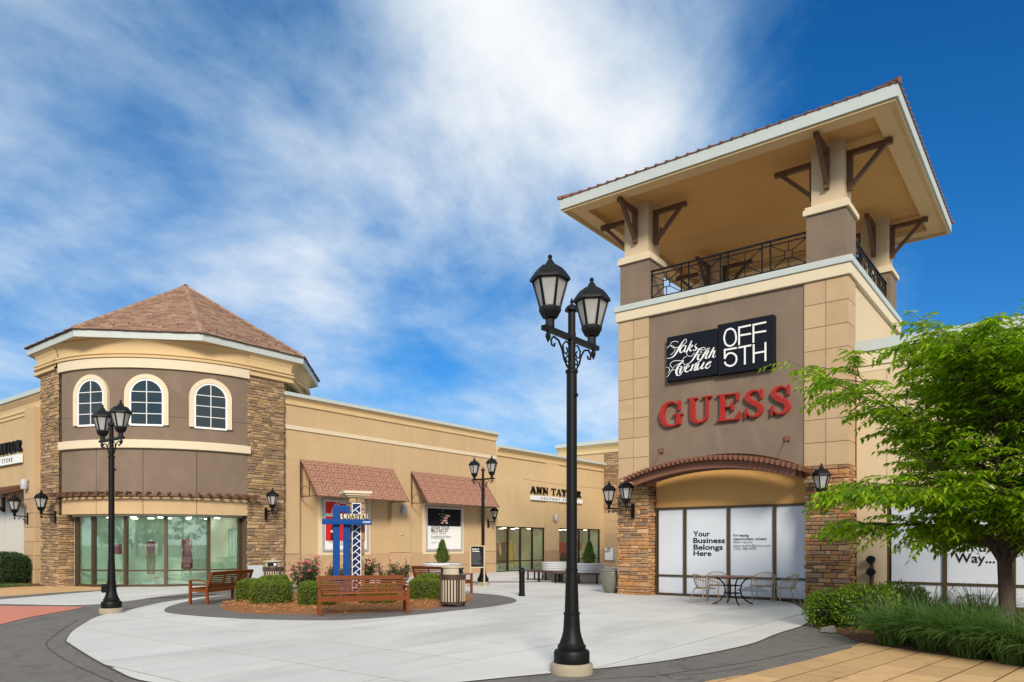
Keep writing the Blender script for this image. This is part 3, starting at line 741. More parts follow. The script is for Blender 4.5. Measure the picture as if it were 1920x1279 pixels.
# storefront under the arch
def storefront(parent, o, u, n, xs, zt, zs, z1, fm, pm, w=0.085, dep=0.10, pane_name='window_pane', sill=0.07, backs=None):
    """frame of posts and rails, one pane per opening"""
    b = MB(); Ln = xs[-1]
    for x in xs: b.frame_box(o, u, Z3, n, max(0, x - w / 2), min(Ln, x + w / 2), 0.0, z1, -dep / 2, dep / 2)
    for (za, zb) in ((zs - sill if zs > sill else 0.0, zs), (z1 - 0.07, z1)):
        b.frame_box(o, u, Z3, n, 0, Ln, za, zb, -dep / 2 + .004, dep / 2 - .004)
    if zt: b.frame_box(o, u, Z3, n, 0, Ln, zt - .03, zt + .03, -dep / 2 + .008, dep / 2 - .008)
    fr = b.build('storefront', fm, parent)
    lv = [zs, zt - .03, zt + .03, z1 - .07] if zt else [zs, z1 - .07]
    for i in range(len(xs) - 1):
        xa, xb = xs[i] + (w if i == 0 else w / 2), xs[i + 1] - (w if i == len(xs) - 2 else w / 2)
        for k in range(0, len(lv), 2):
            p = MB(); p.frame_box(o, u, Z3, n, xa - .004, xb + .004, lv[k] - .004, lv[k + 1] + .004, -.008, .006); p.build(pane_name, pm, fr)
    return fr
xs_t = [0] + [onY(p, TY0 + .5) - OX0 for p in (1285, 1367, 1453)] + [OX1 - OX0]
storefront(tw, V3(OX0, TY0 + .5, 0), X3, nF, xs_t, 0.62, 0.09, 2.70, M['bronze'], M['vinyl'], w=0.095)
def flat_text(s, px0, px1, py, Yp, m, parent, bold=0.0, name='lettering', dep=0.0, off=0.008, H=None):
    x0, x1 = onY(px0, Yp), onY(px1, Yp); xm = (x0 + x1) / 2
    z = Zat(py, xm, Yp)
    return text_mb(s, x1 - x0, dep, bold, V3(x0, Yp, z), X3, Z3, nF, H=H, off=off).build(name, m, parent)
YG = TY0 + .492
pr = thing('window_notice', 'black YOUR BUSINESS BELONGS HERE lettering on the white window under the arch', 'window lettering', (onY(1300, YG), YG - .01, 1.0), world=True)
for t_, a_, b_, y_ in (('Your', 1300, 1331.5, 1005.5), ('Business', 1300, 1359.5, 1018), ('Belongs', 1300.5, 1355.5, 1030.5), ('Here', 1300.5, 1334, 1042)):
    flat_text(t_, a_, b_, y_, YG, M['ink'], pr, 0.022, H=.205 if t_ == 'Belongs' else .158)
pr = thing('window_notice', 'small leasing contact lettering on the third white window under the arch', 'window lettering', (onY(1376, YG), YG - .01, 1.2), world=True)
for t_, a_, b_, y_, m_, bd in (('For leasing', 1375.5, 1404, 1006, 'ink', .01), ('opportunities, contact:', 1375.5, 1438, 1012.5, 'ink', .01), ('Peter Vecchio', 1375.5, 1411, 1018.5, 'inkgrey', 0), ('peter.vecchio@simon.com', 1375.5, 1444.5, 1025, 'inkgrey', 0), ('(704) 388-0478', 1375.5, 1418, 1031, 'inkgrey', 0)):
    flat_text(t_, a_, b_, y_, YG, M[m_], pr, bd)
pr = thing('window_emblem', 'grey CHARLOTTE PREMIUM OUTLETS emblem low on the white window behind the table', 'window lettering', (onY(1410, YG), YG - .01, .3), world=True)
flat_text('CHARLOTTE', 1392, 1430, 1104.5, YG, M['inkgrey'], pr); flat_text('PREMIUM OUTLETS', 1382, 1439, 1109.5, YG, M['inkgrey'], pr)
flat_text('<>', 1406, 1414, 1100, YG, M['inkgrey'], pr)
# parapet
b = MB(); b.box(TX0 - .07, TX1 + .07, TY0 - .07, TY1 + .07, 8.502, 8.80); bevel(b.build('parapet_band', M['cream'], tw), .015)
b = MB(); b.box(TX0 - .11, TX1 + .11, TY0 - .11, TY1 + .11, 8.803, 8.985); bevel(b.build('coping', M['coping'], tw), .012)
b = MB(); b.box(TX0 + .1, TX1 - .1, TY0 + .1, TY1 - .1, 8.9, 8.995); b.build('bounce_deck', M['deck'], tw)  # unseen pale slab added on the balcony to brighten ceiling and columns
# columns and their brackets
CX = ((-11.2, -10.2), (-5.6, -4.6)); CY = ((20.03, 21.03), (25.7, 26.7))
for ix, (xa, xb) in enumerate(CX):
    for iy, (ya, yb) in enumerate(CY):
        b = MB(); b.box(xa, xb, ya, yb, 8.986, 10.28, 0); b.box(xa - .07, xb + .07, ya - .07, yb + .07, 10.28, 10.42, 1); b.box(xa - .03, xb + .03, ya - .03, yb + .03, 10.42, 10.50, 1)
        xa2, xb2, ya2, yb2 = xa + .1, xb - .1, ya + .1, yb - .1
        b.box(xa2, xb2, ya2, yb2, 10.5, 12.14, 2)
        co = b.build('column', [M['taupe'], M['cream'], M['creamwall']], tw)
        cx_, cy_ = (xa2 + xb2) / 2, (ya2 + yb2) / 2
        for d in (V3(1, 0, 0), V3(-1, 0, 0), V3(0, 1, 0), V3(0, -1, 0)):
            p = V3(cx_, cy_, 0) + d * 0.4
            k = MB()
            k.beam(p + d * .075 + V3(0, 0, 10.88), p + d * .075 + V3(0, 0, 11.785), .13, .13)
            k.beam(p + d * .002 + V3(0, 0, 11.86), p + d * 1.08 + V3(0, 0, 11.86), .12, .13)
            k.beam(p + d * .12 + V3(0, 0, 11.02), p + d * .92 + V3(0, 0, 11.84), .10, .10)
            k.build('bracket', M['timber'], co)
# balcony railing
def rail(parent, o, u, Ln, z0=9.06, z1=9.92):
    n = V3(-u.y, u.x, 0); b = MB()
    b.beam(o + Z3 * z1, o + u * Ln + Z3 * z1, .06, .045); b.beam(o + Z3 * (z1 - .12), o + u * Ln + Z3 * (z1 - .12), .03, .03); b.beam(o + Z3 * (z0 + .04), o + u * Ln + Z3 * (z0 + .04), .03, .03)
    r_ = b.build('railing', M['black'], parent)
    k = 4; gp = 0.19; pw = (Ln - gp * (k - 1)) / k
    for i in range(k):
        s = i * (pw + gp); b = MB(); q = lambda a, zz_: o + u * (s + a) + Z3 * zz_
        zb, zt_ = z0 + .055, z1 - .135; zm, xm_ = (zb + zt_) / 2, pw / 2; e = .10
        for a in (.02, pw - .02): b.beam(q(a, z0 - .07), q(a, z1 - .02), .035, .035)
        sq = [(xm_ - e, zm - e), (xm_ + e, zm - e), (xm_ + e, zm + e), (xm_ - e, zm + e)]
        for j in range(4): b.beam(q(*sq[j]), q(*sq[(j + 1) % 4]), .022, .022)
        for (a, c2_), (a2, c3_) in (((0.03, zb), sq[0]), ((pw - .03, zb), sq[1]), ((pw - .03, zt_), sq[2]), ((.03, zt_), sq[3])): b.beam(q(a, c2_), q(a2, c3_), .022, .022)
        for (a, c2_), (a2, c3_) in (((.03, zm), (xm_ - e, zm)), ((pw - .03, zm), (xm_ + e, zm)), ((xm_, zb), (xm_, zm - e)), ((xm_, zt_), (xm_, zm + e))): b.beam(q(a, c2_), q(a2, c3_), .02, .02)
        b.build('railing_panel', M['black'], r_)
rail(tw, V3(OX0, 20.17, 0), X3, OX1 - OX0 + .05); rail(tw, V3(-4.73, 21.03, 0), Y3, 4.67); rail(tw, V3(OX0, 26.3, 0), X3, OX1 - OX0 + .05); rail(tw, V3(-10.85, 21.03, 0), Y3, 4.67)
# roof: recessed ceiling, border soffit, fascia, tiles
EX0, EX1, EY0, EY1 = -12.58, -3.19, 18.70, 28.05
ZS = 11.96
def ring_rect(b, x0, x1, y0, y1, w, z0, z1, m=0):
    b.box(x0, x1, y0, y0 + w, z0, z1, m); b.box(x0, x1, y1 - w, y1, z0, z1, m); b.box(x0, x0 + w, y0 + w, y1 - w, z0, z1, m); b.box(x1 - w, x1, y0 + w, y1 - w, z0, z1, m)
b = MB(); ring_rect(b, EX0 + .06, EX1 - .06, EY0 + .06, EY1 - .06, .56, ZS, ZS + .18); b.build('border_soffit', M['soffit'], tw)
b = MB(); b.box(EX0 + .6, EX1 - .6, EY0 + .6, EY1 - .6, ZS + .17, ZS + .24); b.build('ceiling', M['ceil'], tw)
b = MB(); ring_rect(b, EX0, EX1, EY0, EY1, .055, ZS - .01, ZS + .29); b.build('fascia', M['coping'], tw)
b = MB(); ring_rect(b, EX0 + .058, EX1 - .058, EY0 + .058, EY1 - .058, .07, ZS - .07, ZS - .002); ring_rect(b, EX0 + .13, EX1 - .13, EY0 + .13, EY1 - .13, .05, ZS - .035, ZS - .003); b.build('eave_moulding', M['cornice'], tw)
b = MB(); rc = V3((EX0 + EX1) / 2, (EY0 + EY1) / 2, ZS + 2.4); z_ = ZS + .295; e_ = .025
z_ -= .0
cs4 = [V3(EX0 - e_, EY0 - e_, z_), V3(EX1 + e_, EY0 - e_, z_), V3(EX1 + e_, EY1 + e_, z_), V3(EX0 - e_, EY1 + e_, z_)]
b.add(cs4 + [p + V3(0, 0, .025) for p in cs4] + [rc], [(3, 2, 1, 0), (0, 1, 5, 4), (1, 2, 6, 5), (2, 3, 7, 6), (3, 0, 4, 7), (4, 5, 8), (5, 6, 8), (6, 7, 8), (7, 4, 8)])
rf = b.build('roof', M['arch'], tw)
b = MB()
for k in range(4):
    p, q = cs4[k] + V3(0, 0, .025), cs4[(k + 1) % 4] + V3(0, 0, .025); Ln = (q - p).length; u = (q - p).normalized(); mid = (p + q) / 2; up_ = (rc - mid); nn = 30
    for i in range(nn):
        s = (i + .5) / nn; t_ = 1 - abs(2 * s - 1)
        a = p + u * (Ln * s); e = a + up_ * t_ * .98
        dr = up_.normalized()
        b.tube([a - dr * .03 + V3(0, 0, .004), e + V3(0, 0, .004)], [.032, .03], 6)
    hip = (rc - p); b.tube([p - hip.normalized() * .03 + V3(0, 0, .02), rc + V3(0, 0, .02)], .06, 6)
stuff(b.build('roof_tiles', M['arch'], rf))
# arched trellis over the shop window
def tz(x): 
    t = (x + 7.95) / 2.3; return 3.31 + .37 * (1 - t * t)
tr_ = None
b = MB()
for yy, dz in ((19.22, 0), (19.78, 0)):
    xs_ = [-10.3 + 4.7 * i / 30 for i in range(31)]
    lo = [(x, tz(x)) for x in xs_]; hi = [(x, tz(x) + .2) for x in xs_]
    b.prism(lo + hi[::-1], V3(0, yy + .05, 0), X3, Z3, nF, 0, .1)
for x in (-10.25, -5.65): b.beam((x, 19.15, tz(x) + .09), (x, 20.0, tz(x) + .09), .1, .16)
tr_ = b.build('arched_trellis', M['arch'], tw)
for i in range(37):
    x = -10.45 + 5.0 * i / 36; sl = -2 * .37 * (x + 7.95) / 2.3 ** 2
    me = unit_box(M['arch']); piece('rafter', me, tr_, (x, 19.47, tz(x) + .265), (0, -math.atan(sl), 0), (.065, 1.05, .125))
for pxx, sgn in ((1240, 1), (1476, -1)):
    x = onY(pxx, TY0); z = Zat(845 if sgn > 0 else 822, x, TY0)
    b = MB(); b.box(x - .07, x + .07, TY0 - .03, TY0 + .03, z - .07, z + .07); 
    for dx in (-.045, .045):
        for dz in (-.045, .045): b.lathe([(.013, 0), (.013, .012)], (0, 0, 0), 6) if False else b.box(x + dx - .012, x + dx + .012, TY0 - .045, TY0 - .03, z + dz - .012, z + dz + .012)
    b.tube([(x, TY0 - .04, z), (x - .02 * sgn, 19.25, tz(x) + .2)], .012, 6)
    b.build('tie_rod', M['arch'], tw)

# ---------------------------------------------------------------- RIGHT WING
wy = 20.72
wg = thing('shop_wing', 'long cream shop wing right of the tower, its windows covered in white film', 'shop building', (2, wy, 0), world=True)
xs_w = [onY(p, wy) for p in (1663, 1771, 1900)]; xs_w += [xs_w[2] + 1.38 * k for k in range(1, 6)]
wx0, wx1 = xs_w[0], xs_w[-1]
b = MB(); b.box(-4.52, wx0, wy, 26, 0, 6.3); b.box(wx0, wx1, wy, 26, 2.72, 6.3); b.box(wx1, 16, wy, 26, 0, 6.3); b.box(wx0, wx1, wy + .3, 26, 0, 2.72); b.build('wall', M['creamwall'], wg)
tiles(wg, 'wall_panel', V3(-4.515, wy, 0), X3, nF, [wx0 + 4.515], [1.70, 1.1, 2.1, 1.4], M['creamwall'], .02, .014)
xx = wx0
tiles(wg, 'wall_panel', V3(wx0, wy, 0), X3, nF, [1.35, 2.75, 2.75, 2.75], [2.08, 1.5], M['creamwall'], .02, .014, 2.73)
b = MB(); b.box(-4.53, 16, wy - .07, wy + .2, 6.25, 6.62); b.box(-4.53, 16, wy - .03, wy + .2, 6.10, 6.25); b.build('cornice', M['cream'], wg)
b = MB(); b.box(-4.54, 16.02, wy - .11, 26.05, 6.62, 6.90); b.build('coping', M['coping'], wg)
sf = storefront(wg, V3(wx0, wy + .06, 0), X3, nF, [x - wx0 for x in xs_w], 0.60, 0.10, 2.72, M['bronze'], M['vinyl'], w=0.10)
yw = wy + .05
pr = thing('window_notice', 'large black ON THE WAY lettering on white window film behind the tree trunk', 'window lettering', (onY(1790, yw), yw, 1.2), world=True)
flat_text('On the', 1790, 1872, 1034, yw, M['ink'], pr, .015); flat_text('Way...', 1790, 1866, 1055, yw, M['ink'], pr, .015)
pr = thing('window_emblem', 'grey CHARLOTTE PREMIUM OUTLETS emblem low on the white window behind the grasses', 'window lettering', (onY(1810, yw), yw, .3), world=True)
flat_text('CHARLOTTE', 1813, 1858, 1119, yw, M['inkgrey'], pr); flat_text('PREMIUM OUTLETS', 1796, 1866, 1124, yw, M['inkgrey'], pr)
# pipe inlets on the cream wall
x_ = onY(1636, wy); zc = Zat(1049, x_, wy); zd = Zat(1072, x_, wy)
fd = thing('hose_inlet', 'pair of dark hose inlets on pipes on the cream wall by the stone pier', 'hose inlet', (x_, wy, 0), world=True)
for z in (zc, zd):
    b = MB()
    for (r1, y1, y2) in ((.06, wy - .16, wy), (.105, wy - .26, wy - .15), (.085, wy - .29, wy - .255), (.03, wy - .32, wy - .28)):
        b.tube([(x_, y2, z), (x_, y1, z)], r1, 14)
    b.build('inlet', M['black'], fd)
b = MB(); b.tube([(x_, wy - .10, zc - .02), (x_, wy - .10, 0.02)], .05, 10); b.build('standpipe', M['dbrown'], fd)

# ---------------------------------------------------------------- CORNER PAVILION with bow front and eight-sided roof
PC = V3(-30, 16, 0)
pv_ = thing('corner_pavilion', 'corner shop with curved taupe front, arched windows and brown shingled eight-sided roof', 'shop building', PC, world=True)
def pol(a, r, z=0): return V3(PC.x + r * math.cos(rad(a)), PC.y + r * math.sin(rad(a)), z)
def arc_box(b, r0, r1, a0, a1, z0, z1, m=0, st=3.0):
    n = max(1, int(abs(a1 - a0) / st)); A = []
    an = [a0 + (a1 - a0) * i / n for i in range(n + 1)]
    base = len(b.v)
    for a in an: b.v.extend([tuple(pol(a, r0, z0)), tuple(pol(a, r1, z0)), tuple(pol(a, r1, z1)), tuple(pol(a, r0, z1))])
    for i in range(n):
        p = base + i * 4; q = p + 4
        for f, s_m in (([p + 1, q + 1, q + 2, p + 2], True), ([p, p + 3, q + 3, q], True), ([p + 3, p + 2, q + 2, q + 3], False), ([p, q, q + 1, p + 1], False)):
            b.f.append(f); b.mi.append(m); b.sm.append(s_m)
    b.f.append([base, base + 1, base + 2, base + 3]); b.mi.append(m); b.sm.append(False)
    e = base + n * 4; b.f.append([e + 3, e + 2, e + 1, e]); b.mi.append(m); b.sm.append(False)
A0, A1 = -84.5, -2.3
JA = [A0, -64, -44.3, -23.8, A1]
b = MB(); b.lathe([(4.7, 2.665), (4.7, 8.6)], (PC.x, PC.y, 0), 48); b.box(-40, -28.5, 14.5, 26, 2.67, 7.9); b.build('wall', M['taupe'], pv_)
def arc_panels(name, m, r0, r1, z0, z1, ja=JA, gap=0.12):
    for i in range(len(ja) - 1):
        b = MB(); arc_box(b, r0, r1, ja[i] + (gap if i else 0), ja[i + 1] - (gap if i < len(ja) - 2 else 0), z0, z1); b.build(name, m, pv_)
b = MB(); arc_box(b, 4.6, 4.975, A0 + .2, A1 - .2, 2.67, 8.2); b.build('bow_core', M['mortar'], pv_)
arc_panels('fascia_panel', M['tan'], 4.6, 5.0, 2.665, 3.28)
arc_panels('bow_panel', M['taupe'], 4.6, 5.0, 3.281, 5.03)
b = MB(); arc_box(b, 4.6, 5.0, A0, A1, 5.3, 6.18); b.build('bow_panel', M['taupe'], pv_)
b = MB(); arc_box(b, 4.6, 5.0, A0, A1, 6.192, 7.95); b.build('bow_panel', M['taupe'], pv_)
b = MB(); arc_box(b, 4.6, 5.12, A0 - .8, A1 + .8, 5.02, 5.32); bevel(b.build('band_course', M['cream'], pv_), .015)
b = MB(); arc_box(b, 4.6, 5.085, A0 - 1.6, A1 + .3, 7.90, 8.25); b.build('frieze', M['cream'], pv_)
b = MB(); b.lathe([(4.98, 8.255), (5.14, 8.262), (5.14, 8.33), (5.05, 8.34), (5.05, 8.385), (5.10, 8.395), (5.10, 8.45), (4.985, 8.46), (4.985, 8.53), (5.01, 8.67), (5.07, 8.80), (5.19, 8.885), (5.20, 8.93)], (PC.x, PC.y, 0), 72, caps=False); b.build('cornice', M['cornice'], pv_)
# trellis ledge
b = MB(); arc_box(b, 5.26, 5.33, A0 - 2, A1 + 2, 3.30, 3.36); arc_box(b, 5.003, 5.06, A0, A1, 3.30, 3.37)
tre = b.build('trellis', M['timber'], pv_)
for i in range(24):
    a = A0 - 1.5 + (A1 - A0 + 3) * i / 23; piece('rafter', unit_box(M['timber']), tre, pol(a, 5.22, 3.405), (0, 0, rad(a)), (.46, .075, .085))
# arched windows
def arch_window(a_c):
    o = pol(a_c, 5.0, 0); n = (o - PC).normalized(); u = V3(-n.y, n.x, 0); o = V3(o.x, o.y, 0)
    zb, zs, hw = 5.86, 6.94, .545
    def arcpts(w, zt): return [(w * math.cos(t), zs + w * math.sin(t)) for t in [math.pi * i / 20 for i in range(21)]]
    def wall_arch(w0, w1, d0, d1, m, name, parent, legs=True):
        b = MB(); I = [(w0, zb)] + arcpts(w0, 0) + [(-w0, zb)]; O = [(w1, zb)] + arcpts(w1, 0) + [(-w1, zb)]
        k = len(I); q = lambda p, d: o + u * p[0] + V3(0, 0, p[1]) + n * d
        vv = [q(p, d1) for p in I] + [q(p, d1) for p in O] + [q(p, d0) for p in I] + [q(p, d0) for p in O]
        f = []
        for i in range(k - 1): f += [(i, i + 1, k + i + 1, k + i), (2 * k + i, 2 * k + i + 1, i + 1, i), (k + i, k + i + 1, 3 * k + i + 1, 3 * k + i)]
        f += [(0, k, 3 * k, 2 * k), (k - 1, 3 * k - 1, 4 * k - 1, 2 * k - 1)]
        b.add(vv, f); return b.build(name, m, parent)
    tr1 = wall_arch(hw + .04, hw + .20, -.1, .055, M['cream'], 'window_surround', pv_)
    wf = wall_arch(hw - .028, hw + .042, -.1, .035, M['white'], 'window_frame', tr1)
    b = MB()
    b.frame_box(o, u, Z3, n, -hw - .02, hw + .02, zb - .04, zb + .028, -.1, .04)
    b.frame_box(o, u, Z3, n, -.013, .013, zb, zs + hw, -.02, .03)
    for z in (zb + .405, zb + .80, zb + 1.19): 
        hw2 = hw if z <= zs else math.sqrt(hw * hw - (z - zs) ** 2)
        b.frame_box(o, u, Z3, n, -hw2, hw2, z - .012, z + .012, -.02, .028)
    b.build('glazing_bars', M['white'], tr1)
    b = MB(); b.prism([(hw, zb)] + arcpts(hw, 0) + [(-hw, zb)], o, u, Z3, n, -.02, .012); b.build('window_pane', M['arch_glass'], tr1)
for a in (-66.5, -42.8, -18.3): arch_window(a)
# piers of ledge stone
mir = lambda x, y: (-y, -x)
def pier_poly(f): 
    p = [f(4.99, -.19), f(4.99, 1.35), f(4.05, 2.29), f(3.4, 2.29), f(3.4, -.19)]
    q = [(PC.x + x, PC.y + y) for x, y in p]
    return q if area(q) > 0 else q[::-1]
prs = []
for f in (lambda x, y: (x, y), mir):
    b = MB(); b.prism(pier_poly(f), V3(0, 0, 0), X3, Y3, Z3, 0, 8.3); prs.append(b.build('stone_pier', M['mortar'], pv_))
d45 = V3(.7071, .7071, 0); m45 = V3(-.7071, -.7071, 0)
RST = ((0.07, 0.15), (0.14, 0.48))
stone_faces(prs[0], [(V3(PC.x + 5.0, PC.y + 1.36, 0), nR, 1.57, 0, 8.1), (V3(PC.x + 4.05, PC.y + 2.31, 0), d45, 1.33, 0, 8.1)], 'R', 165, None, 33, *RST)
stone_faces(prs[1], [(V3(PC.x + .21, PC.y - 5.0, 0), nF, 1.57, 0, 8.1), (V3(PC.x - 1.35, PC.y - 5.0, 0), m45, 1.33, 0, 8.1), (V3(PC.x + .20, PC.y - 4.3, 0), nR, .7, 0, 2.66)], 'R', 130, None, 34, *RST)
for f in (lambda x, y: (x, y), mir):
    b = MB()
    prof = [(.0, 8.05), (.13, 8.06), (.13, 8.15), (.08, 8.16), (.08, 8.25), (.16, 8.262), (.16, 8.33), (.07, 8.34), (.07, 8.385), (.13, 8.395), (.13, 8.45), (.03, 8.46), (.03, 8.53), (.05, 8.67), (.11, 8.80), (.205, 8.885), (.21, 8.93)]
    path = [((4.99, -.19), (1, 0)), ((4.99, 1.72), (1, .4142)), ((1.95, 4.76), (.7071, .7071))]
    rows_ = []
    for (d, z) in prof:
        rows_.append([V3(PC.x + f(p[0] + nn[0] * d, p[1] + nn[1] * d)[0], PC.y + f(p[0] + nn[0] * d, p[1] + nn[1] * d)[1], z) for p, nn in path])
    for i in range(len(rows_) - 1): b.strip(rows_[i], rows_[i + 1])
    b.build('pier_cornice', M['cornice'], pv_)
b = MB()
q8 = [(4.95, 0.0), (4.97, 1.72), (1.95, 4.74), (-4.9, 4.74), (-4.9, -1.95), (-1.72, -4.97), (0.0, -4.95)]
b.prism([(PC.x + x, PC.y + y) for x, y in q8], V3(0, 0, 0), X3, Y3, Z3, 8.12, 8.92); b.build('upper_wall', M['cornice'], pv_)
# eave, roof and shingles
oc = lambda r, z: [V3(PC.x + r * math.cos(rad(22.5 + 45 * k)), PC.y + r * math.sin(rad(22.5 + 45 * k)), z) for k in range(8)]
b = MB(); b.add(oc(5.6, 8.93) + oc(5.6, 8.98), [list(range(7, -1, -1)), list(range(8, 16))]); b.build('soffit', M['cornice'], pv_)
b = MB(); r1, r2, r3, r4 = oc(5.66, 8.90), oc(5.66, 9.15), oc(5.58, 8.90), oc(5.58, 9.15)
b.add(r1 + r2 + r3 + r4, [f for k in range(8) for f in ((k, (k + 1) % 8, 8 + (k + 1) % 8, 8 + k), (16 + k, 24 + k, 24 + (k + 1) % 8, 16 + (k + 1) % 8), (k, 16 + k, 16 + (k + 1) % 8, (k + 1) % 8))]); b.build('fascia', M['coping'], pv_)
APX = V3(PC.x, PC.y, 12.60)
M['shingle'] = mat('brown_shingle', (0.285, 0.168, 0.112), 0.9, var=0.12, vs_=5, bump=0.3, bs=60, island=0.26)
M['roofdeck'] = mat('roof_underlay', (0.10, 0.055, 0.036), 0.9)
b = MB(); b.add(oc(5.70, 9.155) + [APX - V3(0, 0, .03)], [(k, (k + 1) % 8, 8) for k in range(8)] + [list(range(7, -1, -1))]); rf = b.build('roof', M['roofdeck'], pv_)
b = MB(); ev = oc(5.74, 9.165); rr = random.Random(8)
for k in range(8):
    p, q = ev[k], ev[(k + 1) % 8]; mid = (p + q) / 2; up_ = APX - mid; SLn = up_.length; ud = up_.normalized(); u = (q - p).normalized(); n = u.cross(ud).normalized(); W_ = (q - p).length
    nr = 40
    for i in range(nr):
        t0, t1 = i / nr, (i + 1.25) / nr; w_ = W_ * (1 - t0); s = -w_ / 2
        if w_ < .1: continue
        s -= rr.uniform(0, .15)
        while s < w_ / 2:
            e = s + rr.uniform(.18, .36); a0, a1 = max(s, -w_ / 2), min(e, w_ / 2)
            if a1 - a0 > .02:
                h = rr.uniform(.012, .032); dn_ = rr.uniform(0, .02)
                hw1 = W_ * (1 - min(t1, 1)) / 2
                c0, c1 = max(a0 + .004, -hw1), min(a1 - .004, hw1)
                bl = mid + ud * (SLn * t0 - dn_)
                P = [bl + u * (a0 + .003) + n * h, bl + u * (a1 - .003) + n * h, mid + ud * (SLn * min(t1, 1)) + u * max(c1, c0) + n * .004, mid + ud * (SLn * min(t1, 1)) + u * c0 + n * .004, bl + u * (a0 + .003) - n * .004, bl + u * (a1 - .003) - n * .004]
                b.add(P, [(0, 1, 2, 3), (4, 5, 1, 0)])
            s = e
    hip = APX - p
    for i in range(34):
        a = p + hip * (i / 34); e = p + hip * ((i + 1.3) / 34) ; v1 = (u + (ev[k - 1] - p).normalized()).normalized()
        sd_ = hip.cross(Z3).normalized() * .13
        b.add([a + sd_ + V3(0, 0, -.01), a + V3(0, 0, .07), a - sd_ + V3(0, 0, -.01), e + sd_ + V3(0, 0, -.03), e + V3(0, 0, .045), e - sd_ + V3(0, 0, -.03)], [(0, 1, 4, 3), (1, 2, 5, 4), (0, 1, 2)])
stuff(b.build('shingles', M['shingle'], rf))
b = MB()
for k in range(8):
    p, q = ev[k], ev[(k + 1) % 8]; mid = (p + q) / 2; ud = (APX - mid).normalized(); u = (q - p).normalized(); n = u.cross(ud)
    for row, cnt in ((.35, 5), (.62, 4)):
        for i in range(cnt):
            c = p + (q - p) * ((i + .5 + (0 if row < .5 else .5)) / 5.2) + ud * row
            b.add([c - u * .05, c + u * .05, c + n * .09 + ud * .03, c + ud * .14], [(0, 1, 2), (1, 3, 2), (3, 0, 2)])
stuff(b.build('snow_guards', M['arch'], rf))
# shop window of the bow
RG = 4.5
MA = [-83, -71.2, -54.2, -36.4, -18.0, -3.2]
b = MB()
for a in MA:
    o = pol(a, RG); n = (o - PC).normalized(); u = V3(-n.y, n.x, 0); b.frame_box(V3(o.x, o.y, 0), u, Z3, n, -.055, .055, .0, 2.66, -.08, .08)
for i in range(5):
    p, q = pol(MA[i], RG), pol(MA[i + 1], RG); u = (q - p).normalized(); n = V3(u.y, -u.x, 0); Ln = (q - p).length
    for (za, zb, d) in ((.02, .10, .05), (.58, .635, .045), (2.585, 2.662, .05)): b.frame_box(V3(p.x, p.y, 0), u, Z3, n, .05, Ln - .05, za, zb, -d, d)
sf = b.build('storefront', M['bronze'], pv_)
for i in range(5):
    p, q = pol(MA[i], RG), pol(MA[i + 1], RG); u = (q - p).normalized(); n = V3(u.y, -u.x, 0); Ln = (q - p).length
    for (za, zb) in ((.10, .58), (.635, 2.585)):
        b = MB(); b.frame_box(V3(p.x, p.y, 0), u, Z3, n, .053, Ln - .053, za, zb, -.006, .006); b.build('window_pane', M['glassG'], sf)
b = MB(); b.lathe([(4.44, .0), (4.44, .032)], (PC.x, PC.y, 0), 40); b.build('shop_floor', M['innerfl'], pv_)
b = MB(); arc_box(b, 1.7, 1.85, -110, 30, .03, 2.66); b.build('inner_wall', M['inner'], pv_)
b = MB(); arc_box(b, 1.9, 4.6, A0 - 1, A1 + 1, 2.60, 2.664); b.build('inner_ceiling', M['inner'], pv_)
b = MB()
for a in (-2.4, -84): 
    o = pol(a, 1.8); n = (o - PC).normalized(); u = V3(-n.y, n.x, 0); b.frame_box(V3(o.x, o.y, 0), u, Z3, n, -.05, .05, .03, 2.66, 0, 2.75)
b.build('side_wall', M['inner'], pv_)
for a in (-75, -58, -42, -26, -10):
    for r_ in (2.5, 3.6):
        o = pol(a, r_, 2.585); piece('ceiling_lamp', unit_box(M['lit']), pv_, o, (0, 0, rad(a)), (.15, .15, .025))
b = MB()
for i in range(7):
    a = -22 + i * 2.6; o = pol(a, 1.87); b.tube([V3(o.x, o.y, .5), V3(o.x, o.y, 2.1)], .05, 6)
b.build('hanging_curtain', M['white'], pv_)

# ---------------------------------------------------------------- LEFT WING of the corner shop
ly = 11.35
lw = thing('left_wing', 'tan shop wing at the frame edge left of the stone pier, with film covered windows', 'shop building', (-38, ly, 0), world=True)
xp0, xp1 = onY(45, ly - .3), onY(63, ly - .3)
b = MB(); b.box(-60, -31.2, ly, 22, 3.75, 7.1); b.box(-60, -31.2, ly + .25, 22, 0, 3.75); b.box(xp0, xp1, ly - .28, ly + .3, 0, 7.0); b.build('wall', M['tan'], lw)
tiles(lw, 'wall_panel', V3(xp1, ly, 0), X3, nF, [-31.2 - xp1], [1.7, 1.55], M['tan'], .03, .014, 3.76)
tiles(lw, 'wall_panel', V3(xp0 - 7, ly, 0), X3, nF, [3.5, 3.5], [1.7, 1.55], M['tan'], .03, .014, 3.76)
tiles(lw, 'pilaster_tile', V3(xp0, ly - .28, 0), X3, nF, [xp1 - xp0], [.56] * 7, M['tile'], .03, .028)
tiles(lw, 'pilaster_tile', V3(xp1, ly - .28, 0), Y3, nR, [.52], [.56] * 7, M['tile'], .03, .028)
for xa, xb in ((xp1 + .03, -31.4), (xp0 - 3.5, xp0 - .03), (xp0 - 7.0, xp0 - 3.56)):
    b = MB(); b.box(xa, xb, ly + .15, ly + .249, .75, 3.74); b.build('film_panel', M['film'], lw)
    b = MB(); b.box(xa, xb, ly + .10, ly + .249, 0, .74); b.build('plinth_tile', M['tile'], lw)
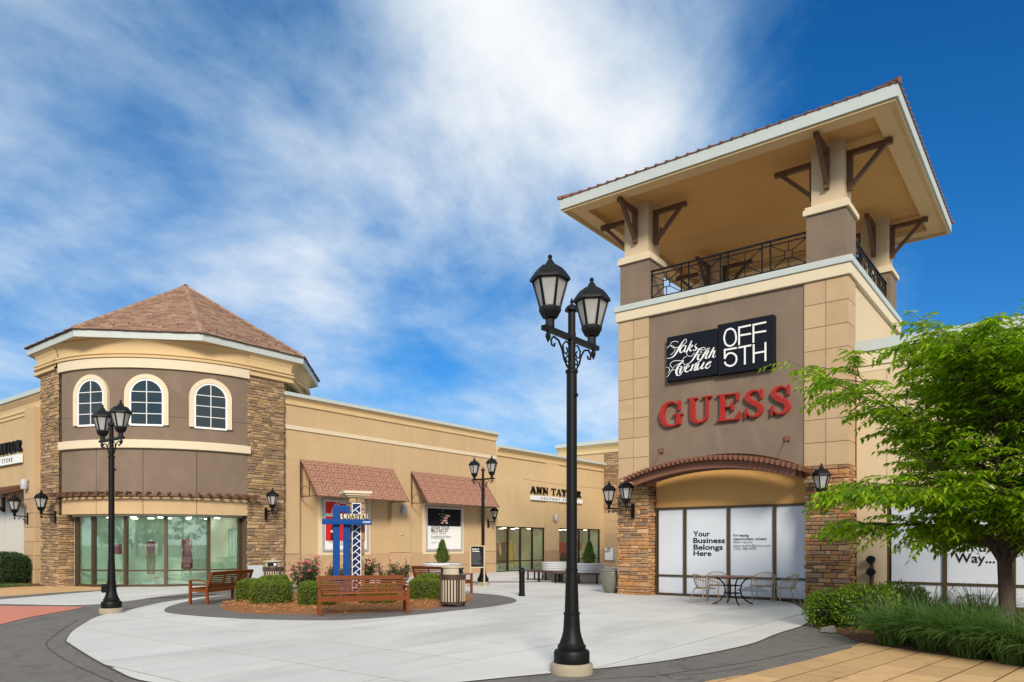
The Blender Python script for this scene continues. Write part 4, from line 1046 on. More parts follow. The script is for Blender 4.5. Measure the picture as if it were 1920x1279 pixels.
def cornice_run(name, o, u, n, Ln, prof, m, parent):
    b = MB(); rows_ = [[o + n * d + V3(0, 0, z), o + u * Ln + n * d + V3(0, 0, z)] for d, z in prof]
    for i in range(len(rows_) - 1): b.strip(rows_[i], rows_[i + 1])
    b.add([r[0] for r in rows_] + [o + V3(0, 0, prof[-1][1])], [list(range(len(rows_) + 1))]); b.add([r[1] for r in rows_] + [o + u * Ln + V3(0, 0, prof[-1][1])], [list(range(len(rows_), -1, -1))])
    return b.build(name, m, parent)
cornice_run('cornice', V3(-60, ly, 0), X3, nF, 28.7, [(0, 6.80), (.07, 6.82), (.07, 6.95), (.11, 6.97), (.11, 7.05), (.05, 7.1), (.08, 7.25), (.20, 7.42), (.24, 7.5)], M['cornice'], lw)
b = MB(); b.box(-60, -31.3, ly - .28, 22, 7.5, 7.68); b.build('coping', M['coping'], lw)
# timber hood
hd = thing('timber_hood', 'dark brown timber hood over the film covered window at the left frame edge', 'window hood', (xp0 - 3, ly, 3.6), world=True)
b = MB(); b.prism([(0, 3.95), (1.0, 3.62), (1.0, 3.55), (0, 3.86)], V3(xp0 - 6.5, ly, 0), nF, Z3, X3, 0, 6.25); b.build('hood_deck', M['timber'], hd)
for i in range(30):
    x = xp0 - 6.45 + i * .213; piece('batten', unit_box(M['timber']), hd, (x, ly - .55, 3.83), (math.atan(.33) , 0, 0), (.07, 1.15, .07))
for x in (xp0 - .45, xp0 - 3.2, xp0 - 6.2):
    b = MB(); b.beam((x, ly, 3.02), (x, ly - .85, 3.56), .12, .12); b.beam((x, ly - .01, 2.95), (x, ly - .01, 3.6), .12, .12); b.build('brace', M['timber'], hd)

# ---------------------------------------------------------------- LONG TAN SHOP WALL
WX = -25.2
def onW(px): return onX(px, WX)
la = thing('shop_building', 'long tan stucco shop front with two patterned awnings and two posters', 'shop building', (WX, 24.5, 0), world=True)
B1, B2, B3, B4, E1 = onW(562), onW(735), onW(770), onW(906), 31.15
b = MB(); b.box(-40, WX - .18, 17.4, E1, 0, 7.4); b.build('wall', M['tan'], la)
me = unit_box(M['tan'])
def wbox(parent, name, m, y0, y1, z0, z1, x0=WX - .185, x1=WX):
    return piece(name, unit_box(m), parent, ((x0 + x1) / 2, (y0 + y1) / 2, (z0 + z1) / 2), None, (x1 - x0, y1 - y0, z1 - z0))
for (ya, yb) in ((17.2, B1), (B2, B3), (B4, E1)): wbox(la, 'pilaster', M['tan'], ya, yb, 1.18, 5.0)
for (ya, yb) in ((17.2, B2 - .006), (B2 + .006, B3 - .006), (B3 + .006, E1)):
    wbox(la, 'wall_panel', M['tan'], ya, yb, 5.004, 6.25); wbox(la, 'wall_panel', M['tan'], ya, yb, 6.42, 7.25)
wbox(la, 'band_course', M['cream'], 17.2, E1, 6.252, 6.418, x1=WX + .05)
for (ya, yb, xx_) in ((17.2, B1, WX), (B1, B2, WX - .18), (B2, B3, WX), (B3, B4, WX - .18), (B4, E1, WX)):
    k = max(1, round((yb - ya) / 1.25)); w = (yb - ya) / k
    tiles(la, 'plinth_tile', V3(xx_ - (.16 if xx_ == WX else .0), ya, 0), Y3, nR, [w] * k, [.50, .67], M['plinth'], .03 + (.16 if xx_ == WX else .0), .018)
cornice_run('cornice', V3(WX, 17.2, 0), Y3, nR, E1 - 17.2 + .05, [(0, 7.24), (.06, 7.26), (.06, 7.34), (.03, 7.36), (.05, 7.45), (.13, 7.54), (.15, 7.58)], M['cornice'], la)
b = MB(); b.box(-40, WX + .2, 17.2, E1 + .1, 7.58, 7.72); b.build('coping', M['coping'], la)

# ---------------------------------------------------------------- LOWER GOLDEN SHOP
lb = thing('shop_building', 'lower golden shop front with two display windows and black lettering above', 'shop building', (WX, 37, 0), world=True)
SA0, SA1, SB0, SB1, E2 = onW(927.5), onW(1022), onW(1047), onW(1125.5), onW(1131)
SA0 = max(SA0, E1 + .02)
ZH = 2.55
b = MB(); b.box(-40, WX - .02, E1, E2, ZH, 6.7); b.box(-40, WX - 3.2, E1, E2, 0, ZH)
for (ya, yb) in ((E1, SA0), (SA1, SB0), (SB1, E2)): b.box(WX - 3.2, WX - .02, ya, yb, 0, ZH)
b.build('wall', M['tan2'], lb)
for (ya, yb) in ((E1 + .001, SA1), (SB0, E2)):
    wbox(lb, 'wall_panel', M['tan2'], ya, yb - .006, ZH + .004, 6.55, x0=WX - .05)
wbox(lb, 'pilaster', M['tan2'], SA1 + .006, SB0 - .006, 1.17, 6.55, x0=WX - .05, x1=WX + .06); wbox(lb, 'pilaster', M['tan2'], SB1, E2, 1.17, ZH, x0=WX - .05)
wbox(lb, 'plinth_tile', M['plinth'], SA1, SB0, 0, 1.166, x0=WX - .05, x1=WX + .07); wbox(lb, 'plinth_tile', M['plinth'], SB1, E2, 0, 1.166, x0=WX - .05, x1=WX + .01)
cornice_run('cornice', V3(WX, E1, 0), Y3, nR, E2 - E1 + .25, [(0, 6.45), (.08, 6.47), (.08, 6.56), (.04, 6.58), (.08, 6.70), (.22, 6.82), (.25, 6.88)], M['cornice'], lb)
b = MB(); b.box(-40, WX + .30, E1, E2 + .3, 6.88, 7.02); b.build('coping', M['coping'], lb)
for (ya, yb, n_) in ((SA0, SA1, 4), (SB0, SB1, 4)):
    Ln = yb - ya; xs_ = [Ln * i / n_ for i in range(n_ + 1)]
    storefront(lb, V3(WX - .12, ya, 0), Y3, nR, xs_, .60, .06, ZH, M['darkframe'], M['glassC'], w=.10, sill=.05)
    b = MB(); b.box(WX - 3.2, WX - .2, ya, yb, 0, .05, 0); b.box(WX - 3.19, WX - 3.1, ya, yb, .05, ZH, 1); b.box(WX - 3.1, WX - .18, ya, ya + .03, .05, ZH - .04, 1); b.box(WX - 3.1, WX - .18, yb - .03, yb, .05, ZH - .04, 1); b.box(WX - 3.1, WX - .18, ya, yb, ZH - .04, ZH - .003, 1)
    b.build('shop_interior', [M['innerfl'], M['inner2']], lb)
    for i in range(4):
        for dx in (.8, 2.0): piece('ceiling_lamp', unit_box(M['lit']), lb, (WX - dx, ya + (yb - ya) * (i + .5) / 4, ZH - .055), None, (.16, .16, .025))

# ---------------------------------------------------------------- BUILDING AT THE BACK
by = 42.75
lc = thing('shop_building', 'distant stone and tan shop front in the gap left of the tower', 'shop building', (-22, by, 0), world=True)
b = MB(); b.box(-28.9, 6, by, 55, 0, 8.1); b.build('wall', M['tan'], lc)
tiles(lc, 'wall_tile', V3(-25.0, by, 0), X3, nF, [1.3] * 4, [.55, .85, .85, .85, .6], M['tile'], .03, .014)
b = MB(); b.box(-25.1, -19.8, by - .03, by + .1, 3.74, 7.7); q = b.build('stone_facing', M['mortar'], lc)
stone_faces(q, [(V3(-19.8, by - .03, 0), nF, 5.25, 3.74, 7.7)], 'R', 60, None, 44, (0.08, 0.14), (0.2, 0.6))
cornice_run('cornice', V3(-28.9, by, 0), X3, nF, 34, [(0, 7.72), (.08, 7.74), (.08, 7.88), (.05, 7.92), (.12, 8.1), (.25, 8.25), (.28, 8.32)], M['cornice'], lc)
b = MB(); b.box(-28.95, 6, by - .33, 55, 8.32, 8.55); b.build('coping', M['coping'], lc)

# ================================================================== LETTERING DRAWN AS STROKES
def ribbon(pts, ws, curved=True):
    if curved and len(pts) > 2:
        k = len(pts); sm = smooth_poly([(p[0], p[1]) for p in pts], 6, False); w2_ = smooth_poly([(w, 0) for w in ws], 6, False); ws = [w[0] for w in w2_]; pts = sm
    A, B = [], []
    for i, p in enumerate(pts):
        q, r = pts[min(i + 1, len(pts) - 1)], pts[max(i - 1, 0)]
        dx, dy = q[0] - r[0], q[1] - r[1]; l = math.hypot(dx, dy) or 1
        nx, ny = -dy / l * ws[i] / 2, dx / l * ws[i] / 2
        A.append((p[0] + nx, p[1] + ny)); B.append((p[0] - nx, p[1] - ny))
    return A, B
def stroke(b, pts, ws, o, u, v, n, d0, d1, m=0, curved=True):
    if not isinstance(ws, (list, tuple)): ws = [ws] * len(pts)
    A, B = ribbon(pts, ws, curved)
    q = lambda p, d: o + u * p[0] + v * p[1] + n * d
    b.strip([q(p, d1) for p in B], [q(p, d1) for p in A], m)
    if d1 - d0 > .004:
        b.strip([q(p, d1) for p in A], [q(p, d0) for p in A], m); b.strip([q(p, d0) for p in B], [q(p, d1) for p in B], m)
        for i in (0, -1): b.add([q(A[i], d1), q(B[i], d1), q(B[i], d0), q(A[i], d0)], [(0, 1, 2, 3) if i == -1 else (3, 2, 1, 0)], m)
T_, K_ = .09, .20        # thin and thick strokes, unit cap height
GL = {
 'A': (1.0, [([(.06, 0), (.47, 1)], .08), ([(.45, 1), (.86, 0)], .19), ([(.22, .34), (.68, .34)], .07), ([(-.04, .03), (.20, .03)], .06), ([(.66, .03), (1.03, .03)], .06)]),
 'C': (.92, [([(.84, .76), (.74, .90), (.52, .965), (.27, .87), (.12, .5), (.26, .14), (.52, .035), (.76, .12), (.87, .26)], [.05, .07, .08, .16, .20, .16, .08, .06, .04]), ([(.85, .64), (.85, .98)], .06)]),
 'E': (.86, [([(.25, 0), (.25, 1)], K_), ([(.04, .97), (.80, .97)], .065), ([(.04, .03), (.82, .03)], .065), ([(.2, .52), (.60, .52)], .06), ([(.78, .70), (.775, .99)], [.05, .12]), ([(.85, .30), (.80, .01)], [.05, .14]), ([(.60, .36), (.60, .68)], .07)]),
 'F': (.8, [([(.25, 0), (.25, 1)], K_), ([(.04, .97), (.76, .97)], .065), ([(.04, .03), (.46, .03)], .06), ([(.2, .5), (.6, .5)], .06)]),
 'G': (1.02, [([(.84, .78), (.74, .90), (.54, .965), (.28, .88), (.12, .5), (.26, .14), (.52, .035), (.74, .08), (.84, .16)], [.05, .07, .08, .17, .21, .17, .08, .08, .08]), ([(.85, .62), (.85, 1.0)], .085), ([(.83, .06), (.83, .44)], .19), ([(.60, .455), (1.0, .455)], .065)]),
 'L': (.8, [([(.25, 0), (.25, 1)], K_), ([(.04, .97), (.46, .97)], .06), ([(.04, .03), (.76, .03)], .065), ([(.77, .3), (.75, .01)], [.05, .12])]),
 'N': (1.05, [([(.2, 0), (.2, 1)], T_), ([(.17, .98), (.84, .02)], .20), ([(.84, 0), (.84, 1)], T_), ([(.02, .97), (.3, .97)], .06), ([(.04, .03), (.36, .03)], .06), ([(.68, .97), (1.0, .97)], .06)]),
 'O': (1.02, [([(.5, .965), (.24, .87), (.12, .5), (.24, .13), (.5, .035), (.76, .13), (.88, .5), (.76, .87), (.5, .965)], [.08, .15, .20, .15, .08, .15, .20, .15, .08])]),
 'R': (1.0, [([(.25, 0), (.25, 1)], K_), ([(.06, .97), (.5, .965), (.70, .86), (.70, .64), (.5, .50), (.3, .49)], [.06, .07, .15, .15, .07, .06]), ([(.46, .5), (.88, .02)], .18), ([(.04, .03), (.46, .03)], .06), ([(.8, .03), (1.0, .03)], .06)]),
 'S': (.78, [([(.68, .76), (.60, .90), (.42, .965), (.20, .88), (.15, .72), (.34, .56), (.58, .43), (.68, .26), (.56, .08), (.36, .035), (.18, .12), (.09, .28)], [.05, .07, .09, .15, .19, .21, .21, .19, .14, .08, .06, .04]), ([(.69, .66), (.69, 1.0)], .08), ([(.085, 0), (.085, .33)], .075)]),
 'T': (.95, [([(.47, 0), (.47, 1)], K_), ([(.05, .97), (.9, .97)], .065), ([(.25, .03), (.7, .03)], .06), ([(.06, .72), (.07, .99)], [.05, .11]), ([(.88, .72), (.87, .99)], [.05, .11])]),
 'U': (1.06, [([(.25, 1), (.25, .32), (.36, .10), (.55, .04), (.74, .10), (.83, .32), (.83, 1)], [K_, K_, .17, .10, .09, .09, .09]), ([(.04, .97), (.46, .97)], .065), ([(.64, .97), (1.03, .97)], .065)]),
 'Y': (1.0, [([(.16, .98), (.50, .46)], .19), ([(.50, .46), (.84, .98)], .08), ([(.5, 0), (.5, .5)], .19), ([(-.02, .97), (.36, .97)], .06), ([(.68, .97), (1.0, .97)], .06), ([(.3, .03), (.72, .03)], .06)]),
 'I': (.5, [([(.25, 0), (.25, 1)], K_), ([(.04, .97), (.46, .97)], .06), ([(.04, .03), (.46, .03)], .06)]),
}
def serif(b, ch, x0, z0, W_, H_2, o, u, v, n, d0, d1, m=0, shrink=1.0):
    gw, st = GL[ch]
    for k, (pts, ws) in enumerate(st):
        ws_ = ws if isinstance(ws, (list, tuple)) else [ws] * len(pts)
        P = [(x0 + p[0] / gw * W_, z0 + p[1] * H_2) for p in pts]
        stroke(b, P, [w * H_2 * shrink for w in ws_], o, u, v, n, d0, d1 + .0008 * k, m)
def serif_line(name, text, W_, H_2, o, u, v, n, dep, m, parent, sp=.10, small=None):
    b = MB(); tot = 0; hs_ = []
    for i, ch in enumerate(text):
        k = 1.0 if (small is None or i == 0) else small
        hs_.append(k); tot += (GL[ch][0] * k + sp) if ch != ' ' else .45
    s = W_ / tot; x = 0
    for ch, k in zip(text, hs_):
        if ch == ' ': x += .45 * s; continue
        serif(b, ch, x, 0, GL[ch][0] * k * s, H_2 * k, o, u, v, n, 0.004, .004 + dep); x += (GL[ch][0] * k + sp) * s
    return b.build(name, m, parent)

# ---------------------------------------------------------------- signs on the tower
YS = TY0 - .14
sx0, sxm, sx1 = onY(1250, YS), onY(1345, YS), onY(1452, YS)
sg = thing('store_sign', 'square dark navy sign panel with white script lettering, left of its pair on the tower', 'sign', (sx0, TY0, 6.4), world=True, group='pair of navy sign panels')
b = MB(); b.box(sx0, sxm - .015, YS, TY0 + .03, 6.40, 7.72); bevel(b.build('sign_box', M['sign'], sg), .015)
def panel_map(x0, x1, z0, z1, zx0, zw, t0, t1, b0, b1):
    def f(x, y):
        q = (x - zx0) / zw; tp = t0 + (t1 - t0) * q; bt = b0 + (b1 - b0) * q
        return (x0 + (x1 - x0) * q, z0 + (z1 - z0) * (bt - y) / (bt - tp))
    return f
pm = panel_map(sx0, sxm - .015, 6.40, 7.72, 65, 975, 300, 112, 1205, 1080)
SCRIPT = [([(462, 350), (440, 335), (390, 390), (340, 470), (280, 580), (220, 670), (150, 718), (70, 725)], [8, 12, 22, 34, 40, 30, 14, 8]), ([(462, 348), (455, 400), (400, 450), (330, 474)], 10), ([(302, 395), (240, 378), (170, 400), (145, 450), (190, 505), (250, 510), (312, 490)], 10), ([(67, 520), (130, 470), (200, 480), (235, 530), (210, 600), (140, 660)], 9),
 ([(440, 472), (400, 470), (345, 530), (335, 596), (372, 605), (432, 530)], [14, 16, 30, 34, 16, 10]), ([(456, 466), (422, 575), (446, 598), (470, 580)], [22, 30, 18, 8]), ([(566, 368), (520, 480), (470, 588)], [20, 30, 32]), ([(498, 515), (558, 462), (582, 472), (540, 512), (520, 520)], [8, 12, 22, 14, 10]), ([(518, 520), (542, 578), (570, 562)], [22, 26, 8]),
 ([(660, 432), (626, 480), (656, 530), (625, 572), (592, 558)], [10, 16, 32, 18, 18]), ([(482, 580), (465, 640), (510, 690), (570, 680), (612, 618)], 10),
 ([(832, 530), (790, 512), (720, 545), (670, 620), (620, 705), (575, 775), (520, 830), (440, 858), (392, 820), (388, 760), (420, 712), (466, 692)], [8, 10, 24, 40, 36, 24, 14, 10, 9, 9, 9, 9]), ([(832, 530), (800, 560), (740, 562), (670, 528)], 11), ([(704, 652), (680, 738), (702, 768), (726, 745)], [24, 36, 18, 8]), ([(745, 596), (747, 620)], 30), ([(610, 665), (745, 650)], 9),
 ([(916, 545), (884, 530), (840, 585), (790, 680), (742, 765), (704, 808), (655, 825)], [12, 14, 28, 36, 26, 14, 8]), ([(770, 662), (900, 608)], 9), ([(892, 568), (832, 716), (856, 740), (880, 722)], [24, 34, 18, 8]), ([(992, 512), (940, 620), (888, 732)], [22, 32, 32]), ([(922, 668), (968, 602), (1002, 592), (968, 698), (990, 722), (1022, 688)], [8, 14, 26, 30, 14, 8]),
 ([(412, 786), (330, 832), (230, 890), (150, 1000), (100, 1080), (67, 1108)], 9), ([(395, 788), (310, 880), (265, 980), (270, 1055), (310, 1080), (372, 1045)], [18, 34, 42, 36, 16, 8]), ([(412, 784), (330, 780), (240, 776), (165, 810), (138, 870), (182, 916)], [14, 12, 12, 10, 10, 10]), ([(150, 970), (220, 964), (332, 944)], 9), ([(67, 910), (110, 920), (126, 970), (92, 1030)], 9),
 ([(336, 902), (368, 912), (332, 1015), (362, 1028), (416, 950), (420, 885)], [10, 30, 34, 14, 10, 18]), ([(442, 962), (512, 898), (498, 870), (450, 922), (442, 995), (490, 1004), (542, 960)], [8, 12, 16, 30, 32, 16, 8]), ([(592, 858), (546, 990)], 32), ([(560, 938), (632, 852), (652, 862), (618, 965), (644, 978), (670, 950)], [8, 12, 26, 30, 16, 8]), ([(702, 828), (668, 945), (692, 968), (762, 880)], [28, 32, 16, 8]), ([(806, 815), (752, 935), (776, 950), (806, 930)], [28, 32, 16, 8]), ([(830, 902), (916, 848), (930, 808), (868, 848), (832, 925), (872, 944), (930, 884)], [8, 12, 16, 28, 32, 16, 8])]
b = MB(); kx = (sxm - sx0) / 975
for k, (pts, ws) in enumerate(SCRIPT):
    ws_ = ws if isinstance(ws, list) else [ws] * len(pts)
    stroke(b, [pm(*p) for p in pts], [w * kx * .92 for w in ws_], V3(0, YS, 0), X3, Z3, nF, 0, .004 + .0004 * k)
b.build('lettering', M['white'], sg)
sg = thing('store_sign', 'square dark navy sign panel reading OFF 5TH in thin white capitals', 'sign', (sxm, TY0, 6.4), world=True, group='pair of navy sign panels')
b = MB(); b.box(sxm + .015, sx1, YS - .03, TY0 + .03, 6.37, 7.80); bevel(b.build('sign_box', M['sign'], sg), .015)
pm = panel_map(sxm + .015, sx1, 6.37, 7.80, 70, 1035, 265, 55, 1195, 1042)
OFF = [([(310, 335), (240, 372), (203, 470), (203, 540), (232, 622), (300, 655), (370, 628), (417, 555), (421, 460), (390, 368), (330, 335), (308, 336)], 1), ([(478, 635), (478, 310)], 0), ([(462, 316), (697, 264)], 0), ([(478, 460), (697, 422)], 0), ([(740, 590), (740, 255)], 0), ([(724, 262), (968, 208)], 0), ([(740, 410), (968, 372)], 0), ([(437, 688), (194, 730)], 0), ([(210, 728), (210, 892)], 0), ([(208, 892), (262, 806), (340, 785), (410, 822), (432, 890), (408, 972), (350, 1015), (300, 1022), (240, 1000), (208, 950)], 1), ([(465, 685), (700, 638)], 0), ([(585, 665), (585, 995)], 0), ([(745, 620), (745, 968)], 0), ([(955, 580), (955, 932)], 0), ([(745, 790), (955, 752)], 0)]
b = MB(); kx = (sx1 - sxm) / 1035
for k, (pts, cv_) in enumerate(OFF): stroke(b, [pm(*p) for p in pts], 31 * kx, V3(0, YS - .03, 0), X3, Z3, nF, 0, .004 + .0004 * k, curved=bool(cv_))
b.build('lettering', M['white'], sg)
GUESS = [('G', 1234, 1280, 752.5, 800), ('U', 1286, 1335, 744, 793), ('E', 1341, 1386, 738, 788.5), ('S', 1393.5, 1430.5, 730.5, 782), ('S', 1442.5, 1481.5, 723, 777)]
sg = thing('store_sign', 'raised red serif letters spelling GUESS on the taupe tower front', 'sign', (-8, TY0, 5.2), world=True)
for ch, a_, e_, ya_, yb_ in GUESS:
    x0, x1 = onY(a_, TY0 - .1), onY(e_, TY0 - .1); xm = (x0 + x1) / 2
    z1, z0 = Zat(ya_, xm, TY0 - .1), Zat(yb_, xm, TY0 - .1)
    b = MB(); serif(b, ch, x0, z0, x1 - x0, z1 - z0, V3(0, TY0 + .02, 0), X3, Z3, nF, 0, .12, 0, .88)
    b2 = MB(); serif(b2, ch, x0, z0, x1 - x0, z1 - z0, V3(0, TY0 + .02, 0), X3, Z3, nF, .126, .1275, 0, .46)
    lt = b.build('letter', M['red'], sg); b2.build('letter_face', M['redface'], lt)
# signs of the long wall and left wing
def ann_sign(label, o, u, n, W_, Hl, Hs):
    sg = thing('store_sign', label, 'sign', o, world=True)
    serif_line('lettering', 'ANN TAYLOR', W_, Hl, V3(o.x, o.y, o.z + Hs + .12), u, Z3, n, .10, M['letter'], sg, sp=.14)
    b = MB(); b.frame_box(o, u, Z3, n, 0, W_, 0, Hs, .02, .12); b.build('sign_board', M['white'], sg)
    text_mb('FACTORY STORE', W_ * .66, 0, .012, o + u * (W_ * .17) + Z3 * (Hs * .26) + n * .12, u, Z3, n, H=Hs * .5, off=.005, space=1.35).build('lettering', M['ink'], sg)
ya_ = onW(993); Wn = onW(1089) - ya_
za_ = Zat(937, WX, ya_)
ann_sign('black ANN TAYLOR letters over a white FACTORY STORE board above the display windows', V3(WX + .02, ya_, za_), Y3, nR, Wn, .40, .27)
xr_ = onY(43.5, ly - .05); zs_ = Zat(869, xr_ - .5, ly)
ann_sign('black letters over a white board reading STORE, cut off by the left frame edge', V3(xr_ - 4.9, ly - .04, zs_), X3, nF, 4.9, .47, .36)

# ---------------------------------------------------------------- awnings
def awning(label, y0, y1, zt, zb, p):
    aw = thing('awning', label, 'awning', (WX, (y0 + y1) / 2, zb), world=True, group='patterned awnings on the long wall')
    b = MB(); P = [V3(WX + .02, y0, zt), V3(WX + .02, y1, zt), V3(WX + p, y1, zb), V3(WX + p, y0, zb)]
    b.add(P + [q - V3(.012, 0, .012) for q in P], [(3, 2, 1, 0), (4, 5, 6, 7), (3, 7, 6, 2), (0, 4, 7, 3), (1, 2, 6, 5)])
    o = b.build('canvas', M['awning'], aw); uv = o.data.uv_layers.new(name='UVMap'); sl = math.hypot(p, zt - zb)
    cc_ = [(0, sl), (y1 - y0, sl), (y1 - y0, 0), (0, 0)] * 2
    for lp in o.data.loops: uv.data[lp.index].uv = cc_[lp.vertex_index]
    b = MB()
    for y in (y0 + .03, y1 - .03):
        b.beam((WX + .01, y, zb), (WX + .01, y, zt), .035, .035); b.beam((WX + .01, y, zb + .01), (WX + p - .02, y, zb + .01), .035, .035); b.beam((WX + .02, y, zt - .03), (WX + p - .02, y, zb + .02), .03, .03)
        xm = WX + p * .52; b.beam((xm, y, zb), (xm, y, zt - (zt - zb) * .52), .03, .03)
        b.tube([(WX + .01 + p * .26 - p * .26 * math.cos(t), y, zb + .02 + .42 * math.sin(t)) for t in [math.pi * i / 10 for i in range(11)]], .013, 6)
    b.beam((WX + p - .02, y0, zb + .01), (WX + p - .02, y1, zb + .01), .03, .03)
    b.build('frame', M['awntrim'], aw)
awning('rust patterned fabric awning over the red poster', B1 + .02, onW(736.5), 5.08, 3.52, 1.12)
awning('rust patterned fabric awning over the black and white star poster', onW(771), B4 + .02, 5.08, 3.52, 1.12)

# ---------------------------------------------------------------- poster cases
def poster_case(label, y0, y1, z0, z1):
    o = V3(WX - .18, y0, z0); W_, Hh = y1 - y0, z1 - z0
    pc = thing('poster_case', label, 'poster', o, world=True)
    b = MB(); b.frame_box(o, Y3, Z3, nR, -.17, W_ + .17, -.17, Hh + .17, 0, .05); b.build('surround', M['cream'], pc)
    b = MB()
    for (a0, a1, c0, c1) in ((0, W_, 0, .09), (0, W_, Hh - .09, Hh), (0, .09, .09, Hh - .09), (W_ - .09, W_, .09, Hh - .09)): b.frame_box(o, Y3, Z3, nR, a0, a1, c0, c1, .05, .11)
    b.build('case_frame', M['alu'], pc)
    b = MB(); b.frame_box(o, Y3, Z3, nR, .09, W_ - .09, .09, Hh - .09, .05, .065); b.build('poster_paper', M['white'], pc)
    return pc, o + nR * .067, W_, Hh
y0, y1 = onW(607.5), onW(693); zz0, zz1 = Zat(1034, WX - .1, y0), Zat(934, WX - .1, y0)
pc, o, W_, Hh = poster_case('red cola poster with white arc and bottles in an aluminium case behind the monument', y0, y1, zz0, zz1)
def on(pc, o):
    def rect(name, a0, a1, c0, c1, m, d=0.0):
        b = MB(); b.frame_box(o, Y3, Z3, nR, a0, a1, c0, c1, d, d + .003); return b.build(name, M[m], pc)
    return rect
rect = on(pc, o); rect('red_field', .17, W_ - .17, Hh * .20, Hh - .13, 'cokered'); rect('white_band', .17, W_ - .17, Hh * .66, Hh * .72, 'white', .003)
b = MB(); cx_ = W_ * .44; zc_ = Hh * .70
for r_ in (.62, .52): stroke(b, [(cx_ - r_ * math.cos(t), zc_ + r_ * math.sin(t)) for t in [math.pi * i / 12 for i in range(13)]], .035, o, Y3, Z3, nR, .003, .0065)
b.build('white_arc', M['white'], pc)
for s_, x_, z_, w_ in (('O', .83, .85, .13), ('Y', .84, .74, .11), ('SS', .57, .83, .16)): text_mb(s_, W_ * w_, 0, .02, o + Y3 * (W_ * x_) + Z3 * (Hh * z_), Y3, Z3, nR, off=.006).build('lettering', M['white'], pc)
def bottle(u0, z0, h):
    b = MB(); pr_f = [(.5, 0), (.62, .02), (.66, .12), (.55, .3), (.6, .42), (.62, .55), (.36, .74), (.26, .9), (.26, 1.0)]
    b.prism([(u0 + w * h * .27, z0 + q * h) for w, q in pr_f] + [(u0 - w * h * .27, z0 + q * h) for w, q in pr_f[::-1]], o, Y3, Z3, nR, 0, .0065, 0, False); b.build('bottle_print', M['cola'], pc)
    b = MB(); b.frame_box(o, Y3, Z3, nR, u0 - .07 * h, u0 + .07 * h, z0 + h * .97, z0 + h * 1.08, .0066, .008); b.frame_box(o, Y3, Z3, nR, u0 - .16 * h, u0 + .16 * h, z0 + h * .42, z0 + h * .56, .0066, .008); b.build('bottle_label', M['white'], pc)
bottle(W_ * .22, Hh * .21, Hh * .34); bottle(W_ * .52, Hh * .21, Hh * .28); bottle(W_ * .84, Hh * .14, Hh * .3)
text_mb('Coca-Cola', W_ * .2, 0, .012, o + Y3 * (W_ * .12) + Z3 * (Hh * .355), Y3, Z3, nR, off=.0086).build('lettering', M['cokered'], pc)
text_mb('THE COLD REFRESHMENT', W_ * .62, 0, 0, o + Y3 * (W_ * .12) + Z3 * (Hh * .155), Y3, Z3, nR).build('lettering', M['inkgrey'], pc)
text_mb('WITHIN REACH', W_ * .4, 0, 0, o + Y3 * (W_ * .25) + Z3 * (Hh * .11), Y3, Z3, nR).build('lettering', M['inkgrey'], pc)
y0, y1 = onW(801.5), onW(869); zz0, zz1 = Zat(1033, WX - .1, y0), Zat(948.5, WX - .1, y0)
pc, o, W_, Hh = poster_case('black and white poster with striped star reading SHOW YOUR MILITARY ID', y0, y1, zz0, zz1)
rect = on(pc, o); rect('black_field', .10, W_ - .10, Hh * .56, Hh - .10, 'ink')
star = lambda cx, cz, r: [(cx + (r if i % 2 == 0 else r * .42) * math.cos(math.pi / 2 + math.pi * i / 5), cz + (r if i % 2 == 0 else r * .42) * math.sin(math.pi / 2 + math.pi * i / 5)) for i in range(10)]
S_ = star(W_ * .5, Hh * .75, W_ * .18)
rt = clip_half(S_, 0, 1, Hh * .80); rt = clip_half(rt, -1.0, -.75, -(W_ * .47 + .75 * Hh * .73))
k = 0
for lo, hi, m_ in [(Hh * (.62 + .028 * i), Hh * (.62 + .028 * (i + 1)), 'cokered' if i % 2 else 'white') for i in range(7)]:
    pz = clip_half(clip_half(S_, 0, 1, hi), 0, -1, -lo)
    pz = clip_half(pz, -1.0, .9, -(W_ * .5 - .9 * Hh * .75) + W_ * .0)
    if len(pz) > 2:
        b = MB(); b.prism(pz, o, Y3, Z3, nR, 0, .0045 + .0001 * k, 0, False); b.build('star_stripe', M[m_], pc); k += 1
for q in star(W_ * .46, Hh * .78, W_ * .10)[::1]:
    b = MB(); b.prism(star(q[0] - .02, q[1] + .03, .035), o, Y3, Z3, nR, 0, .006, 0, False); b.build('small_star', M['white'], pc)
for s_, z_, w_, bd, m_ in (('SHOW YOUR', .49, .50, .012, 'ink'), ('MILITARY ID', .425, .46, .012, 'ink'), ('AND SAVE', .37, .40, 0, 'inkgrey'), ('Show a valid military ID to receive', .32, .50, 0, 'inkgrey'), ('an exclusive savings passport', .295, .56, 0, 'inkgrey'), ('at the information desk', .27, .30, 0, 'inkgrey'), ('PREMIUM OUTLETS', .17, .28, 0, 'inkgrey')):
    text_mb(s_, W_ * w_, 0, bd, o + Y3 * (W_ * .14) + Z3 * (Hh * z_), Y3, Z3, nR).build('lettering', M[m_], pc)

